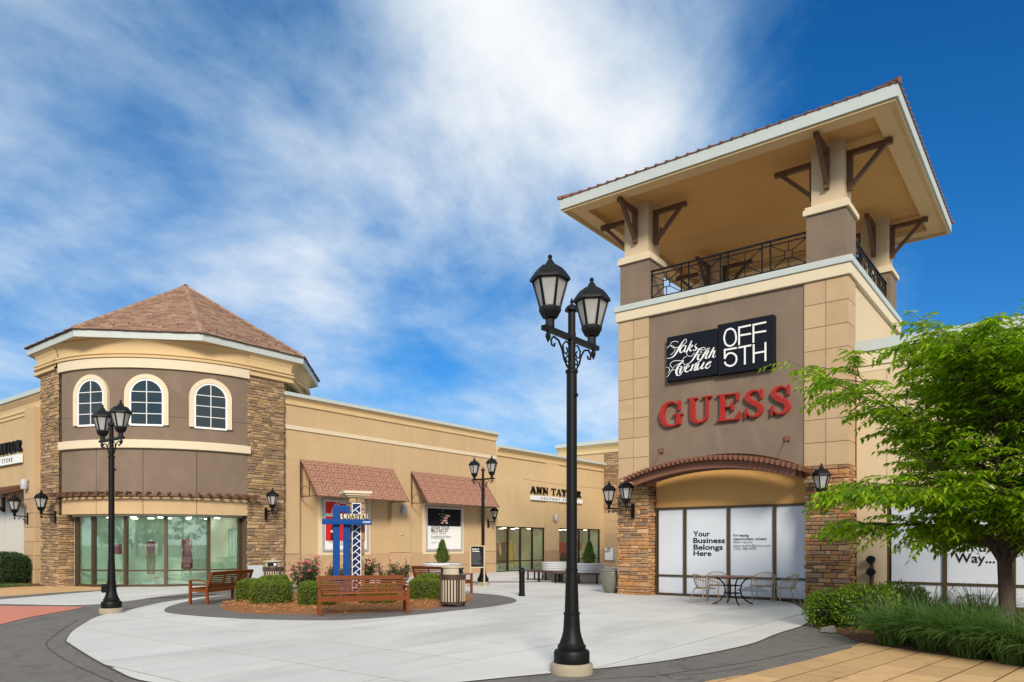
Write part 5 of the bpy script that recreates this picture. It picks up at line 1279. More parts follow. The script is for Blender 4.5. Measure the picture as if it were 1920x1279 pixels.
# ================================================================== STREET LAMPS AND WALL LANTERNS
def lantern_parts(parent, at, sc=1.0):
    """six-sided lantern with frosted panes standing at a point"""
    x, y, z = at
    b = MB(); S = lambda pr: [(r * sc, zz_ * sc) for r, zz_ in pr]
    b.lathe(S([(.054, 0), (.054, .10), (.085, .105), (.11, .15), (.132, .19), (.132, .235), (.115, .24)]), (x, y, z), 6, sm=False, a0=rad(30))
    b.lathe(S([(.205, .538), (.242, .548), (.242, .572), (.225, .60), (.185, .655), (.145, .70), (.085, .712), (.072, .725), (.05, .765), (.024, .80), (.022, .812)]), (x, y, z), 6, sm=False, a0=rad(30))
    b.lathe(S([(.004, .80), (.026, .822), (.028, .835), (.02, .855), (.002, .862)]), (x, y, z), 8)
    for k in range(6):
        a = rad(30 + 60 * k); b.beam((x + .117 * sc * math.cos(a), y + .117 * sc * math.sin(a), z + .23 * sc), (x + .205 * sc * math.cos(a), y + .205 * sc * math.sin(a), z + .55 * sc), .024 * sc, .024 * sc)
    lt = b.build('lantern', M['black'], parent)
    for k in range(6):
        a0, a1 = rad(30 + 60 * k), rad(90 + 60 * k); q = lambda r, a, zz_: V3(x + r * sc * math.cos(a), y + r * sc * math.sin(a), z + zz_ * sc)
        p = MB(); P = [q(.113, a0, .238), q(.113, a1, .238), q(.200, a1, .545), q(.200, a0, .545)]; c_n = (P[1] - P[0]).cross(P[3] - P[0]).normalized() * .004
        p.add(P + [v - c_n for v in P], [(0, 1, 2, 3), (7, 6, 5, 4), (0, 4, 5, 1), (2, 6, 7, 3)]); p.build('glass_pane', M['lampglass'], lt)
    p = MB(); p.lathe(S([(.035, .24), (.05, .30), (.05, .40), (.03, .45)]), (x, y, z), 10); p.build('bulb', M['white'], lt)
    return lt
def scroll(b, p0, d, sz, r=.013):
    """S shaped scroll under an arm: p0 corner at the post, d outward"""
    P = lambda a, h: p0 + d * a * sz + V3(0, 0, h * sz)
    b.tube([P(0, -.62), P(.10, -.60), P(.22, -.46), P(.30, -.26), P(.44, -.10), P(.62, -.06), P(.72, -.14), P(.70, -.25), P(.60, -.26), P(.58, -.19)], r, 6)
    b.tube([P(.02, -.08), P(.16, -.06), P(.27, -.16), P(.24, -.31), P(.12, -.33), P(.08, -.24), P(.14, -.19)], r * .85, 6)
    b.tube([P(.02, -.40), P(.09, -.36), P(.16, -.42), P(.13, -.50), P(.07, -.48)], r * .8, 6)
lamp = thing('street_lamp', 'nearest black street lamp with twin lanterns, standing in front of the tower', 'street lamp', group='twin lantern street lamps')
b = MB(); b.lathe([(.262, 0), (.262, .11), (.245, .132), (.2, .134)], n=28); b.build('footing', M['concbase'], lamp)
b = MB(); b.lathe([(.218, .134), (.222, .15), (.222, .255), (.210, .285), (.18, .298), (.172, .30), (.176, .318), (.174, .345), (.155, .362), (.142, .40), (.122, .46), (.108, .52), (.102, .60), (.096, .72), (.104, .728), (.104, .745), (.09, .755)], n=28); b.build('base', M['black'], lamp)
b = MB(); b.lathe([(.088, .755), (.082, .95), (.071, 1.26), (.078, 1.264), (.078, 1.282), (.068, 1.29), (.066, 1.6), (.064, 3.70), (.078, 3.705), (.078, 3.735), (.066, 3.745), (.047, 3.76), (.046, 4.47)], n=24)
b.lathe([(.088, 4.47), (.088, 4.485), (.06, 4.525), (.022, 4.55), (.012, 4.56), (.022, 4.58), (.016, 4.60), (.001, 4.635)], n=16)
b.tube([(.06, -.02, 3.42), (.095, -.02, 3.42)], .022, 8); b.build('pole', M['black'], lamp)
b = MB(); b.beam((0, -.60, 4.13), (0, 0 - .03, 4.13), .075, .055); b.beam((0, .03, 4.13), (0, .60, 4.13), .075, .055)
for s in (-1, 1):
    scroll(b, V3(0, s * .045, 4.10), V3(0, s, 0), .56)
    b.lathe([(.008, -.03), (.03, -.06), (.034, -.09), (.02, -.125), (.004, -.16)], (0, s * .51, 4.13), 8)
b.lathe([(.052, 4.06), (.052, 4.20)], n=16); b.build('crossarm', M['black'], lamp)
for s in (-1, 1): lantern_parts(lamp, (0, s * .47, 4.157))
lamp2 = copy_tree(lamp); lamp3 = copy_tree(lamp)
lamp.location = G(1072, 1262)
lamp2.location = G(209, 1150); lamp2.rotation_euler = (0, 0, rad(90)); lamp2.scale = (.97, .97, .963)
b = MB(); b.box(-.21, -.07, -.07, .07, .50, .70); k_ = b.build('socket_box', M['black'], None); bevel(k_, .02); k_.parent = lamp2; k_.rotation_euler = (0, 0, rad(-15)); KIDS.setdefault(lamp2.name, []).append(k_)
lamp2['label'] = 'left black twin lantern street lamp, in front of the curved shop window'
lamp3.location = G(905.6, 1097); lamp3.rotation_euler = (0, 0, rad(-4 + 90)); lamp3.scale = (.985, .985, .985)
lamp3['label'] = 'farthest black twin lantern street lamp, beside the code of conduct sign'
wl = thing('wall_lantern', 'black wall lantern on the front of the left tower pier', 'wall lantern', group='lanterns on the walls')
b = MB(); b.box(-.05, .05, -.035, .0, -.16, .30); b.tube([(0, -.03, .16), (0, -.50, .16)], .022, 8)
scroll(b, V3(0, -.03, .14), V3(0, -1, 0), .42, .012); b.lathe([(.008, .12), (.03, .10), (.03, .07), (.004, .0)], (0, -.46, 0), 8); b.build('bracket', M['black'], wl)
lantern_parts(wl, (0, -.46, .18), 1.02)
def wall_lantern(label, p, rz, first=[True]):
    o = wl if first[0] else copy_tree(wl); first[0] = False
    o.location = p; o.rotation_euler = (0, 0, rad(rz)); o['label'] = label
x_ = onY(1187, TY0 - .08)
zl = Zat(962, x_, TY0)
wall_lantern('black wall lantern on the front of the tower left stone pier', V3(x_, TY0 - .06, zl), 0)
wall_lantern('black wall lantern on the hidden left side of the tower stone pier', V3(TX0 - .08, TY0 + .35, zl + .02), -90)
wall_lantern('black wall lantern half hidden by leaves on the tower right stone pier', V3(onY(1549, TY0 - .08), TY0 - .06, Zat(948, onY(1549, TY0), TY0)), 0)
wall_lantern('black wall lantern on the stone pier right of the curved shop window', V3(PC.x + 5.08, onX(498, PC.x + 5.08), Zat(967, PC.x + 5, onX(498, PC.x + 5))), 90)
x_ = onY(103.5, PC.y - 5.08); wall_lantern('black wall lantern on the stone pier left of the curved shop window', V3(x_, PC.y - 5.08, Zat(973, x_, PC.y - 5)), 0)
x_ = onY(53, ly - .3); wall_lantern('black wall lantern on the tiled pilaster at the left frame edge', V3(x_, ly - .31, Zat(976, x_, ly)), 0)
wall_lantern('small black wall lantern at the end of the long wall beside the display window', V3(WX + .01, onW(914.5), Zat(984, WX, onW(914.5))), 90)
dl = thing('wall_light', 'grey cylinder wall light between the two awnings', 'wall light', group='cylinder wall lights')
b = MB(); b.lathe([(.11, -.18), (.13, -.14), (.13, .17), (.10, .21), (.02, .22)], (0, -.15, 0), 14); b.box(-.05, .05, -.03, 0, -.06, .06); b.build('housing', M['greybox'], dl)
for i, (lab, p, rz) in enumerate((('grey cylinder wall light between the two awnings', V3(WX, onW(754.5), Zat(956, WX, onW(754.5))), 90), ('grey cylinder wall light on the pier between the display windows', V3(WX + .06, onW(1037), Zat(971, WX, onW(1037))), 90), ('grey cylinder wall light above the tiled pilaster by the left frame edge', V3(onY(53, ly - .3), ly - .29, Zat(910, onY(53, ly - .3), ly)), 0))):
    o = dl if i == 0 else copy_tree(dl); o.location = p; o.rotation_euler = (0, 0, rad(rz)); o['label'] = lab
b = MB(); yq = onW(753.5); zq = Zat(1001, WX, yq); b.box(WX, WX + .05, yq - .1, yq + .1, zq - .07, zq + .07); o = b.build('wall_socket', M['beige'], None); bevel(o, .015); tag(o, 'small beige outlet box on the tan wall below the grey wall light', 'outlet box')
# a few hung bulbs in front of the golden shop
sb = thing('string_light', 'thin string of small bulbs hung in front of the golden shop', 'string lights', (-22, 36, 5.5), world=True)
b = MB(); cat = []
pa, pb = V3(WX + .02, 33.6, 5.35), V3(-18.5, 42.6, 5.3)
for i in range(21):
    t = i / 20; p = pa.lerp(pb, t); p.z -= 1.0 * 4 * t * (1 - t) * .45; cat.append(p)
b.tube(cat, .008, 5); b.build('wire', M['black'], sb)
bm_ = MB(); bm_.lathe([(.005, .04), (.035, .0), (.02, -.05)], n=7); q0 = bm_.build('bulb', M['white'], sb); q0.location = cat[1] - ORG[sb.name]
for p in cat[2:-1]: piece('bulb', q0.data, sb, p)

# ================================================================== BENCHES, BINS, BOLLARD
def make_bench(label):
    t = thing('park_bench', label, 'bench', group='teak benches round the oval bed')
    Lh = .96
    for s in (-1, 1):
        x = s * Lh
        b = MB(); b.beam((x, -.27, 0), (x, -.27, .62), .06, .06); b.build('leg', M['wood'], t)
        b = MB(); b.beam((x, .24, 0), (x, .20, .42), .055, .06); b.beam((x, .20, .42), (x, .36, .86), .05, .06); b.build('leg', M['wood'], t)
        b = MB(); A = [V3(x, -.31, .635), V3(x, -.15, .645), V3(x, .05, .63), V3(x, .25, .585)]
        for i in range(3): b.beam(A[i], A[i + 1], .065, .03)
        b.build('arm', M['wood'], t)
        b = MB(); b.beam((x, -.24, .38), (x, .20, .36), .035, .07); b.build('side_rail', M['wood'], t)
    b = MB(); b.box(-Lh + .03, Lh - .03, -.30, -.265, .33, .425); b.build('apron', M['wood'], t)
    b = MB(); b.box(-Lh + .03, Lh - .03, .17, .20, .33, .40); b.build('apron', M['wood'], t)
    for i in range(6):
        y = -.285 + .082 * i; piece('seat_slat', unit_box(M['wood']), t, (0, y + .03, .435 - .012 * i), None, (Lh * 2 - .07, .07, .022))
    dy, dz = .16, .44
    bk = lambda q: (.205 + dy * q, .42 + dz * q)
    for i, q in enumerate((.24, .355, .47, .585, .70)):
        y, z = bk(q); piece('back_slat', unit_box(M['wood']), t, (0, y, z), (rad(-20), 0, 0), (Lh * 2 - .05, .016, .034))
    y, z = bk(.90); piece('top_rail', unit_box(M['wood']), t, (0, y, z), (rad(-20), 0, 0), (Lh * 2 - .05, .032, .105))
    y, z = bk(.12); piece('lower_rail', unit_box(M['wood']), t, (0, y, z), (rad(-20), 0, 0), (Lh * 2 - .05, .030, .05))
    for x in (-.32, .32):
        b = MB(); p, q = bk(.1), bk(.85); b.beam((x, p[0] + .005, p[1]), (x, q[0] + .005, q[1]), .045, .034); b.build('back_stile', M['wood'], t)
    return t
bench = make_bench('orange brown teak bench facing the camera in front of the oval bed')
def face(o, p, d):      # d: direction its front faces
    o.location = p; o.rotation_euler = (0, 0, math.atan2(d.y, d.x) + math.pi / 2)
bn2, bn3 = copy_tree(bench), copy_tree(bench)
a_, b_ = G(598, 1157.5), G(766, 1152.5); u = (b_ - a_).normalized(); nrm = V3(u.y, -u.x, 0); mid = (a_ + b_) / 2
face(bench, mid - nrm * .27, nrm)
u = CAMV(.37, 1.9); u.normalize(); p = CAMV(-7.88, 18.76) + u * .96; nrm = V3(-u.y, u.x, 0); face(bn2, p + nrm * .22, nrm); bn2['label'] = 'red brown teak bench seen from behind, left of the clipped hedges'
u = CAMV(1.7, -1.1); u.normalize(); p = CAMV(-1.55, 22.75) - u * .96; nrm = V3(-u.y, u.x, 0); face(bn3, p + nrm * .2, nrm); bn3['label'] = 'red brown teak bench behind the litter bin, seen from behind'
def make_bin(label):
    t = thing('litter_bin', label, 'litter bin', group='slatted litter bins'); r = .325
    b = MB(); b.lathe([(.285, .10), (.285, .80)], n=24); b.build('liner', M['dbrown'], t)
    b = MB(); b.lathe([(.30, .70), (r + .012, .70), (r + .012, .815), (r - .03, .825), (.2, .825)], n=28); b.build('top_ring', M['dbrown'], t)
    b = MB(); b.lathe([(.28, .10), (r + .006, .10), (r + .006, .15), (.30, .15)], n=28); b.build('bottom_ring', M['dbrown'], t)
    for k in range(26):
        a = 2 * math.pi * k / 26; piece('slat', unit_box(M['beige']), t, (r * .965 * math.cos(a), r * .965 * math.sin(a), .425), (0, 0, a), (.012, .036, .56))
    for k in range(4):
        a = rad(45 + 90 * k); b = MB(); b.beam((r * math.cos(a), r * math.sin(a), 0), (r * math.cos(a), r * math.sin(a), .8), .055, .045); b.build('leg', M['dbrown'], t)
    b = MB(); b.lathe([(.255, .826), (.255, .985), (.285, .99), (.29, 1.0), (.285, 1.025), (.22, 1.045), (.12, 1.05)], n=26); b.lathe([(.075, 1.05), (.08, 1.075), (.04, 1.09)], n=14); lid = b.build('lid', M['beige'], t)
    b = MB(); b.frame_box(V3(0, -.18, .85), X3, Z3, V3(0, -1, 0), -.15, .15, .0, .125, 0, .085); b.frame_box(V3(0, .18, .85), X3, Z3, V3(0, -1, 0), -.15, .15, .0, .125, -.085, 0); b.build('opening', M['black'], lid)
    b = MB(); b.frame_box(V3(0, -.268, .875), X3, Z3, V3(0, -1, 0), .045, .125, 0, .075, 0, .004); b.build('notice', M['white'], lid)
    return t
bin1 = make_bin('litter bin of beige slats in a dark frame beside the right boxwood block')
bin2 = copy_tree(bin1); bin1.location = G(848.5, 1138); bin1.rotation_euler = (0, 0, rad(37.7 + 78))
bin2.location = CAMV(-7.9, 24.0); bin2.rotation_euler = (0, 0, rad(37.7 + 12)); bin2['label'] = 'litter bin with cream lid in front of the stone pier, behind the roses'
b = MB(); p = CAMV(-8.5, 24.35); b.box(-.28, .28, -.25, .25, 0, .86); o = b.build('planter_box', M['greybox'], None); bevel(o, .02); o.location = p; o.rotation_euler = (0, 0, rad(30)); tag(o, 'plain grey box standing left of the rear litter bin', 'planter box')
b = MB(); b.lathe([(.10, 0), (.10, .03), (.092, .10), (.092, .12), (.085, .125), (.085, .70), (.095, .71), (.095, .79), (.085, .82), (.055, .86), (.01, .88)], n=20); o = b.build('bollard', M['black'], None); o.location = G(978.5, 1118.5); tag(o, 'short black bollard standing alone on the pale concrete', 'bollard')

# ---------------------------------------------------------------- monument sign
ms = thing('court_sign', 'blue post and stone pillar sign reading COASTAL COURT in the planted oval', 'monument sign', CAMV(-4.4, 19.8), world=False)
ms.rotation_euler = (0, 0, rad(37.7 + 24))
PS = .34
b = MB(); b.box(-.02, PS, -.02, PS, 0, 2.86); pil = b.build('pillar', M['mortar'], ms)
rr = random.Random(4); z = 0; hm = (PS - .02) / 2
while z < 2.80:
    h = rr.uniform(.15, .27); h = min(h, 2.86 - z)
    for (cx_, cy_, n_) in ((hm, -.02, V3(0, -1, 0)), (-.02, hm, V3(-1, 0, 0)), (PS, hm, V3(1, 0, 0))):
        sp_ = rr.choice([[1], [.55, .45], [.4, .6], [1]]); s0 = -.20
        for f_ in sp_:
            w = .40 * f_; u_ = V3(n_.y, -n_.x, 0); cc0 = V3(cx_, cy_, z + h / 2) + u_ * (s0 + w / 2) + n_ * .015; s0 += w
            ti = rr.randrange(14); mk = (ti, 'R')
            if mk not in STM:
                me = bpy.data.meshes.new('stone'); me.from_pydata(STT[ti][0], [], STT[ti][1]); me.materials.append(M['stR']); STM[mk] = me
            piece('stone', STM[mk], pil, cc0, (0, 0, math.atan2(-n_.x, n_.y)), (w - .008, .07, h - .008))
    z += h
b = MB()
for (e, za, zb) in ((.08, 2.86, 2.91), (.15, 2.91, 2.96), (.20, 2.96, 3.03)): b.box(-.02 - e, PS + e, -.02 - e, PS + e, za, zb)
b.build('cap', M['cream'], ms)
b = MB(); b.box(.01, .255, -.10, -.065, .1, 2.70); pn = b.build('lattice_panel', M['navy'], ms)
b = MB()
for x in (.016, .249): b.beam((x, -.105, .1), (x, -.105, 2.70), .018, .024)
for z in (.11, 2.69): b.beam((.01, -.106, z), (.255, -.106, z), .024, .020)
z = .18
while z < 2.60:
    b.beam((.02, -.104, z), (.15, -.104, z + .11), .014, .02); b.beam((.095, -.1045, z + .063), (.245, -.1045, z - .055), .014, .02); b.beam((.15, -.1035, z + .11), (.245, -.1035, z + .175), .014, .02)
    z += .19
b.build('lattice', M['white'], pn)
for x, y, top in ((-.44, -.28, 2.62), (-.165, -.26, 2.605)):
    b = MB(); b.box(x - .085, x + .085, y - .055, y + .055, 0, top); o = b.build('post', M['blue'], ms); bevel(o, .008)
b = MB(); b.box(-.38, -.225, -.325, -.215, 2.46, 2.615); b.build('post_link', M['blue'], ms)
b = MB(); b.box(-.83, .48, -.42, -.345, 2.12, 2.25); o = b.build('crossbeam', M['blue'], ms); bevel(o, .006)
b = MB(); b.box(-.83, .48, -.45, -.338, 2.105, 2.119); b.build('beam_flange', M['blue'], ms)
b = MB(); b.box(-.35, .37, -.40, -.375, 2.252, 2.39); b.build('name_board', M['cream'], ms)
serif_line('lettering', 'COASTAL', .70, .170, V3(-.31, -.40, 2.253), X3, Z3, V3(0, -1, 0), .014, M['letter'], ms, sp=.08, small=.74)
text_mb('COURT', .22, 0, .03, V3(.23, -.424, 2.155), X3, Z3, V3(0, -1, 0)).build('lettering', M['white'], ms)
# ---------------------------------------------------------------- code of conduct stand
cd = thing('notice_stand', 'black CODE OF CONDUCT notice in a champagne metal floor stand', 'notice stand', G(894, 1100.5)); cd.rotation_euler = (0, 0, rad(37.7 + 14))
b = MB(); 
for x in (-.24, .28): b.box(x - .025, x + .025, -.02, .02, .04, 1.52)
b.box(-.30, .30, -.20, .20, .0, .035); b.box(-.265, .305, -.022, .022, .70, .74); b.box(-.265, .305, -.022, .022, 1.49, 1.525); b.build('stand', M['beige'], cd)
b = MB(); b.box(-.212, .252, -.012, .012, .742, 1.488); pn = b.build('notice_panel', M['ink'], cd)
for s_, z_, w_ in (('Code of', 1.37, .26), ('Conduct', 1.29, .28)): text_mb(s_, w_, 0, .03, V3(-.18, -.012, z_), X3, Z3, V3(0, -1, 0)).build('lettering', M['white'], pn)
b = MB()
for i in range(13): b.box(-.18, .20 - .12 * R.random(), -.0150, -.0125, 1.235 - .034 * i, 1.245 - .034 * i)
b.build('small_print', M['inkgrey'], pn)
# ---------------------------------------------------------------- wall notice box
nb = thing('notice_box', 'white leaflet notice with a clip on the tan wall beside the grey pot', 'notice box', (onY(1145, by), by - .04, 1.2), world=True)
xa, xb = onY(1134.5, by - .05), onY(1150, by - .05); za, zb = Zat(1050, xa, by), Zat(1028, xa, by)
b = MB(); b.box(xa, xb + .15, by - .12, by - .031, za - .03, zb + .03); b.build('case', M['alu'], nb)
b = MB(); b.box(xa + .03, xb, by - .126, by - .121, za, zb); b.build('paper', M['white'], nb)
b = MB(); b.box(xa + .2, xb - .2, by - .14, by - .127, zb - .06, zb + .01)
for i in range(3): b.box(xa + .06, xb - .1 - .1 * i, by - .13, by - .127, zb - .16 - .06 * i, zb - .13 - .06 * i)
b.build('print', M['ink'], nb)

# ---------------------------------------------------------------- planters with curved benches, pot
def slat_planter(label, loc, r, h, grp=None):
    t = thing('slatted_planter', label, 'planter', loc, group='white slatted planters')
    b = MB(); b.lathe([(r * .72, 0), (r * .86, .08), (r * .97, .30), (r * .97, .34)], n=32); b.build('bowl', M['bowl'], t)
    b = MB(); b.lathe([(r * .955, .34), (r * .965, h - .05)], n=32); b.build('core', M['greybox'], t)
    n = int((h - .34) / .085)
    for i in range(n):
        z = .35 + i * (h - .36) / n; b = MB(); b.lathe([(r * .96, z), (r, z + .006), (r, z + .066), (r * .96, z + .072)], n=36, caps=False); b.build('slat', M['offwhite'], t)
    b = MB(); b.lathe([(r * .9, h - .07), (r * .9, h - .06)], n=24); b.build('soil', M['mulch'], t)
    return t
pl1 = CAMV(3.05, 29.4); pl2 = CAMV(1.95, 31.6); pl3 = CAMV(-2.55, 26.6)
slat_planter('white slatted round planter with a conifer, nearer of two behind the main lamp post', pl1, .72, .84)
slat_planter('white slatted round planter behind the brown curved seats, farther of the two', pl2, .66, .84)
slat_planter('white slatted planter with a small conifer behind the right teak bench', pl3, .70, .93)
def curved_bench(label, c, r0, r1, a0, a1):
    t = thing('curved_bench', label, 'bench', c, group='brown curved benches')
    n = 14
    for k in range(4):
        ra = r0 + (r1 - r0) * k / 4 + .006; rb = r0 + (r1 - r0) * (k + 1) / 4 - .006; b = MB()
        an = [rad(a0 + (a1 - a0) * i / n) for i in range(n + 1)]
        for z in (.0, .04):
            pass
        b.strip([V3(ra * math.cos(a), ra * math.sin(a), .44) for a in an], [V3(rb * math.cos(a), rb * math.sin(a), .44) for a in an]); b.strip([V3(rb * math.cos(a), rb * math.sin(a), .44) for a in an], [V3(rb * math.cos(a), rb * math.sin(a), .39) for a in an]); b.strip([V3(ra * math.cos(a), ra * math.sin(a), .39) for a in an], [V3(ra * math.cos(a), ra * math.sin(a), .44) for a in an]); b.strip([V3(rb * math.cos(a), rb * math.sin(a), .39) for a in an], [V3(ra * math.cos(a), ra * math.sin(a), .39) for a in an])
        for a in (an[0], an[-1]): b.add([V3(q * math.cos(a), q * math.sin(a), z) for q, z in ((ra, .39), (rb, .39), (rb, .44), (ra, .44))], [(0, 1, 2, 3)])
        b.build('seat_slat', M['dbrown'], t)
    for i in range(4):
        a = rad(a0 + (a1 - a0) * (i + .35) / 3.7)
        for q in (r0 + .06, r1 - .08):
            b = MB(); b.beam((q * math.cos(a), q * math.sin(a), 0), (q * math.cos(a), q * math.sin(a), .39), .05, .05); b.box(q * math.cos(a) - .06, q * math.cos(a) + .06, q * math.sin(a) - .06, q * math.sin(a) + .06, 0, .015); b.build('leg', M['black'], t)
curved_bench('dark brown curved bench round the nearer slatted planter', pl1, .80, 1.42, 165, 345)
curved_bench('dark brown curved bench round the farther slatted planter', pl2, .74, 1.34, 160, 330)
b = MB(); b.lathe([(.20, 0), (.22, .02), (.27, .12), (.33, .30), (.375, .50), (.385, .62), (.37, .70), (.38, .715), (.40, .72), (.40, .76), (.385, .775), (.34, .775), (.33, .70), (.30, .68)], n=32)
for z in (.56, .60, .64): b.lathe([(.385, z), (.391, z + .012), (.385, z + .024)], n=32, caps=False)
o = b.build('glazed_pot', M['pot'], None); o.location = CAMV(3.22, 23.4); tag(o, 'large grey green glazed pot standing against the tower stone pier', 'pot')

# ---------------------------------------------------------------- table and chairs
tb = thing('patio_table', 'round brown patio table on curved black legs before the white window', 'table', G(1374, 1133.5)); tb.rotation_euler = (0, 0, rad(20))
b = MB(); b.lathe([(.575, .715), (.585, .72), (.585, .738), (.575, .745)], n=36); b.build('table_top', M['tablet'], tb)
for k in range(4):
    a = rad(18 + 90 * k); ca, sa = math.cos(a), math.sin(a)
    b = MB(); b.tube([(r * ca, r * sa, z) for r, z in ((.46, .70), (.34, .66), (.24, .55), (.20, .40), (.22, .26), (.32, .12), (.44, .05), (.52, .02), (.54, .012))], .019, 8); b.build('leg', M['black'], tb)
b = MB()
for z in (.30, .50): b.tube([(.205 * math.cos(2 * math.pi * i / 20), .205 * math.sin(2 * math.pi * i / 20), z) for i in range(20)], .012, 6, closed=True)
b.tube([(.44 * math.cos(2 * math.pi * i / 24), .44 * math.sin(2 * math.pi * i / 24), .705) for i in range(24)], .012, 6, closed=True)
b.build('brace_ring', M['black'], tb)
ch = thing('patio_chair', 'x', 'chair', group='metal chairs round the patio table')
def hs_(t): # horseshoe arm rail, t 0..1
    a = rad(-25 + 230 * t); return V3(.29 * math.cos(a), .04 + .27 * math.sin(a), .63 + .17 * math.sin(math.pi * t) ** 1.5)
b = MB(); b.tube([V3(.25, -.24, .0), V3(.265, -.22, .45), V3(.275, -.20, .60), hs_(.02)] + [hs_(i / 18) for i in range(1, 18)] + [hs_(.98), V3(-.275, -.20, .60), V3(-.265, -.22, .45), V3(-.25, -.24, 0)], .013, 7); b.build('arm_rail', M['chair'], ch)
seat = [(.235 * math.copysign(abs(math.cos(t)) ** .6, math.cos(t)), -.01 + .225 * math.copysign(abs(math.sin(t)) ** .6, math.sin(t)), .435) for t in [2 * math.pi * i / 28 for i in range(28)]]
b = MB(); b.tube(seat, .013, 6, closed=True); b.prism([(p[0], p[1]) for p in seat], V3(0, 0, .432), X3, Y3, Z3, -.012, 0); b.build('seat', M['chair'], ch)
for i in range(11):
    t = .17 + .66 * i / 10; p = hs_(t); a = rad(-25 + 230 * t); q = V3(.225 * math.cos(a), -.01 + .215 * math.sin(a), .435)
    b = MB(); b.tube([q, q.lerp(p, .5) + V3(math.cos(a), math.sin(a), 0) * .012, p], .0085, 6); b.build('back_bar', M['chair'], ch)
for s in (-1, 1):
    b = MB(); b.tube([V3(s * .20, .17, .43), V3(s * .24, .25, .2), V3(s * .27, .30, 0)], .0125, 6); b.build('leg', M['chair'], ch)
tc_ = G(1374, 1133.5)
for i, (p, lab) in enumerate((((1322, 1134), 'champagne metal chair seen from behind, nearest left of the patio table'), ((1345, 1126.5), 'champagne metal chair behind the left side of the patio table'), ((1432, 1128.5), 'champagne metal chair close to the right side of the patio table'), ((1474, 1134), 'champagne metal chair against the stone pier, farthest right of the patio table'))):
    o = ch if i == 0 else copy_tree(ch); q = G(*p); o['label'] = lab
    d = (tc_ - q); d.normalize()
    o.location = q; o.rotation_euler = (0, 0, math.atan2(d.y, d.x) + math.pi / 2 + (0.25, -.3, .35, .0)[i])

# ---------------------------------------------------------------- mannequins
def mannequin(label, p, rz, top, bottom, long=True, pose=0, h=1.0):
    t = thing('mannequin', label, 'mannequin', p, rad(rz), 'dressed mannequins in the shop windows')
    b = MB(); b.lathe([(.12, .0), (.20, .01), (.20, .03), (.02, .035), (.018, .5)], n=14)
    b.lathe([(.045, 1.43), (.05, 1.50), (.045, 1.545)], n=12)
    for s in (-1, 1):
        if pose == 0: b.tube([(s * .185, 0, 1.38), (s * .25, .02, 1.15), (s * .30, -.03, 1.02), (s * .20, -.10, .90)], [.045, .04, .032, .024], 8)
        else: b.tube([(s * .185, 0, 1.38), (s * .24, .02, 1.12), (s * .235, -.05, .90), (s * .22, -.08, .78)], [.045, .04, .032, .024], 8)
        b.tube([(s * .08, 0, .9), (s * .09, 0, .5), (s * .085, .01, .08)], [.085, .06, .04], 8)
    b.build('figure', M['skin'], t)
    b = MB(); b.lathe([(.15, .90), (.145, 1.0), (.165, 1.15), (.195, 1.30), (.19, 1.40), (.08, 1.455), (.05, 1.46)], n=18, sy=.62); b.build('top', M[top], t)
    b = MB()
    if long: b.lathe([(.20, .34), (.195, .55), (.19, .78), (.155, .98), (.15, 1.0)], n=18, sy=.7)
    else:
        for s in (-1, 1): b.tube([(s * .085, 0, .96), (s * .095, 0, .5), (s * .09, .0, .12)], [.105, .085, .065], 10)
    b.build('skirt' if long else 'trousers', M[bottom], t)
    t.scale = (h, h, h); return t
def at_r(pxx, r_):   # where a sight line meets the ring of radius r_ in the pavilion, near side
    best = None
    for i in range(-900, 60):
        q = pol(i / 10, r_); rr_ = q.x * KC + q.y * KS; dd = -q.x * KS + q.y * KC
        e = abs(960 + F_ * rr_ / dd - pxx)
        if best is None or e < best[0]: best = (e, q)
    return best[1]
for (pxx, rz, tp_, bt_, lg, ps, lab, hh, pl) in ((351, 50, 'print', 'maroon', True, 0, 'mannequin in printed wrap top and long maroon skirt behind the curved window', 1.02, .26), (283, 40, 'maroon', 'olive', False, 1, 'mannequin in maroon blouse and tan trousers behind the curved window', .93, .30), (222, 30, 'print', 'white', True, 1, 'mannequin in red and white top beside the left lamp post, behind glass', .85, .30)):
    q = at_r(pxx, 3.5); q.z = .035
    if pl:
        b = MB(); b.box(-.22, .22, -.22, .22, 0, pl); o = b.build('display_plinth', M['white'], None); o.location = q; o.rotation_euler = (0, 0, rad(rz)); tag(o, 'white display plinth under the ' + lab.split(' behind')[0].split(' beside')[0], 'plinth', 'white display plinths'); q = q + V3(0, 0, pl)
    mannequin(lab, q, rz, tp_, bt_, lg, ps, hh)
for (pxx, dx, tp_, bt_, lg, ps, lab, hh) in ((958, .9, 'mustard', 'mustard', True, 1, 'mannequin in mustard yellow dress in the left golden shop window', 1.12), (944, 1.5, 'blackcloth', 'blackcloth', True, 0, 'mannequin in black dress left of the mustard yellow one', 1.12), (1003, .9, 'print', 'ivory', False, 1, 'mannequin in ivory trousers at the right of the left golden shop window', 1.2), (930.5, 1.2, 'print', 'blackcloth', True, 1, 'mannequin in printed top at the left edge of the golden shop window', 1.1), (1056, 1.0, 'blackcloth', 'blackcloth', True, 1, 'mannequin in black beside the main lamp post in the right golden shop window', 1.1), (1086, 1.0, 'print', 'ivory', True, 0, 'mannequin in pale printed dress in the right golden shop window', 1.12), (1096, 1.6, 'maroon', 'olive', False, 1, 'mannequin in maroon top behind the conifer in the right golden shop window', 1.15)):
    yq = onX(pxx, WX - dx); mannequin(lab, V3(WX - dx, yq, .05), 60, tp_, bt_, lg, ps, hh)
b = MB(); yq = onX(968, WX - 2.2); b.box(WX - 2.25, WX - 2.2, yq, yq + 2.2, .3, 2.3); o = b.build('hanging_poster', M['purple'], None); tag(o, 'lilac hanging poster inside the left golden shop window', 'poster')
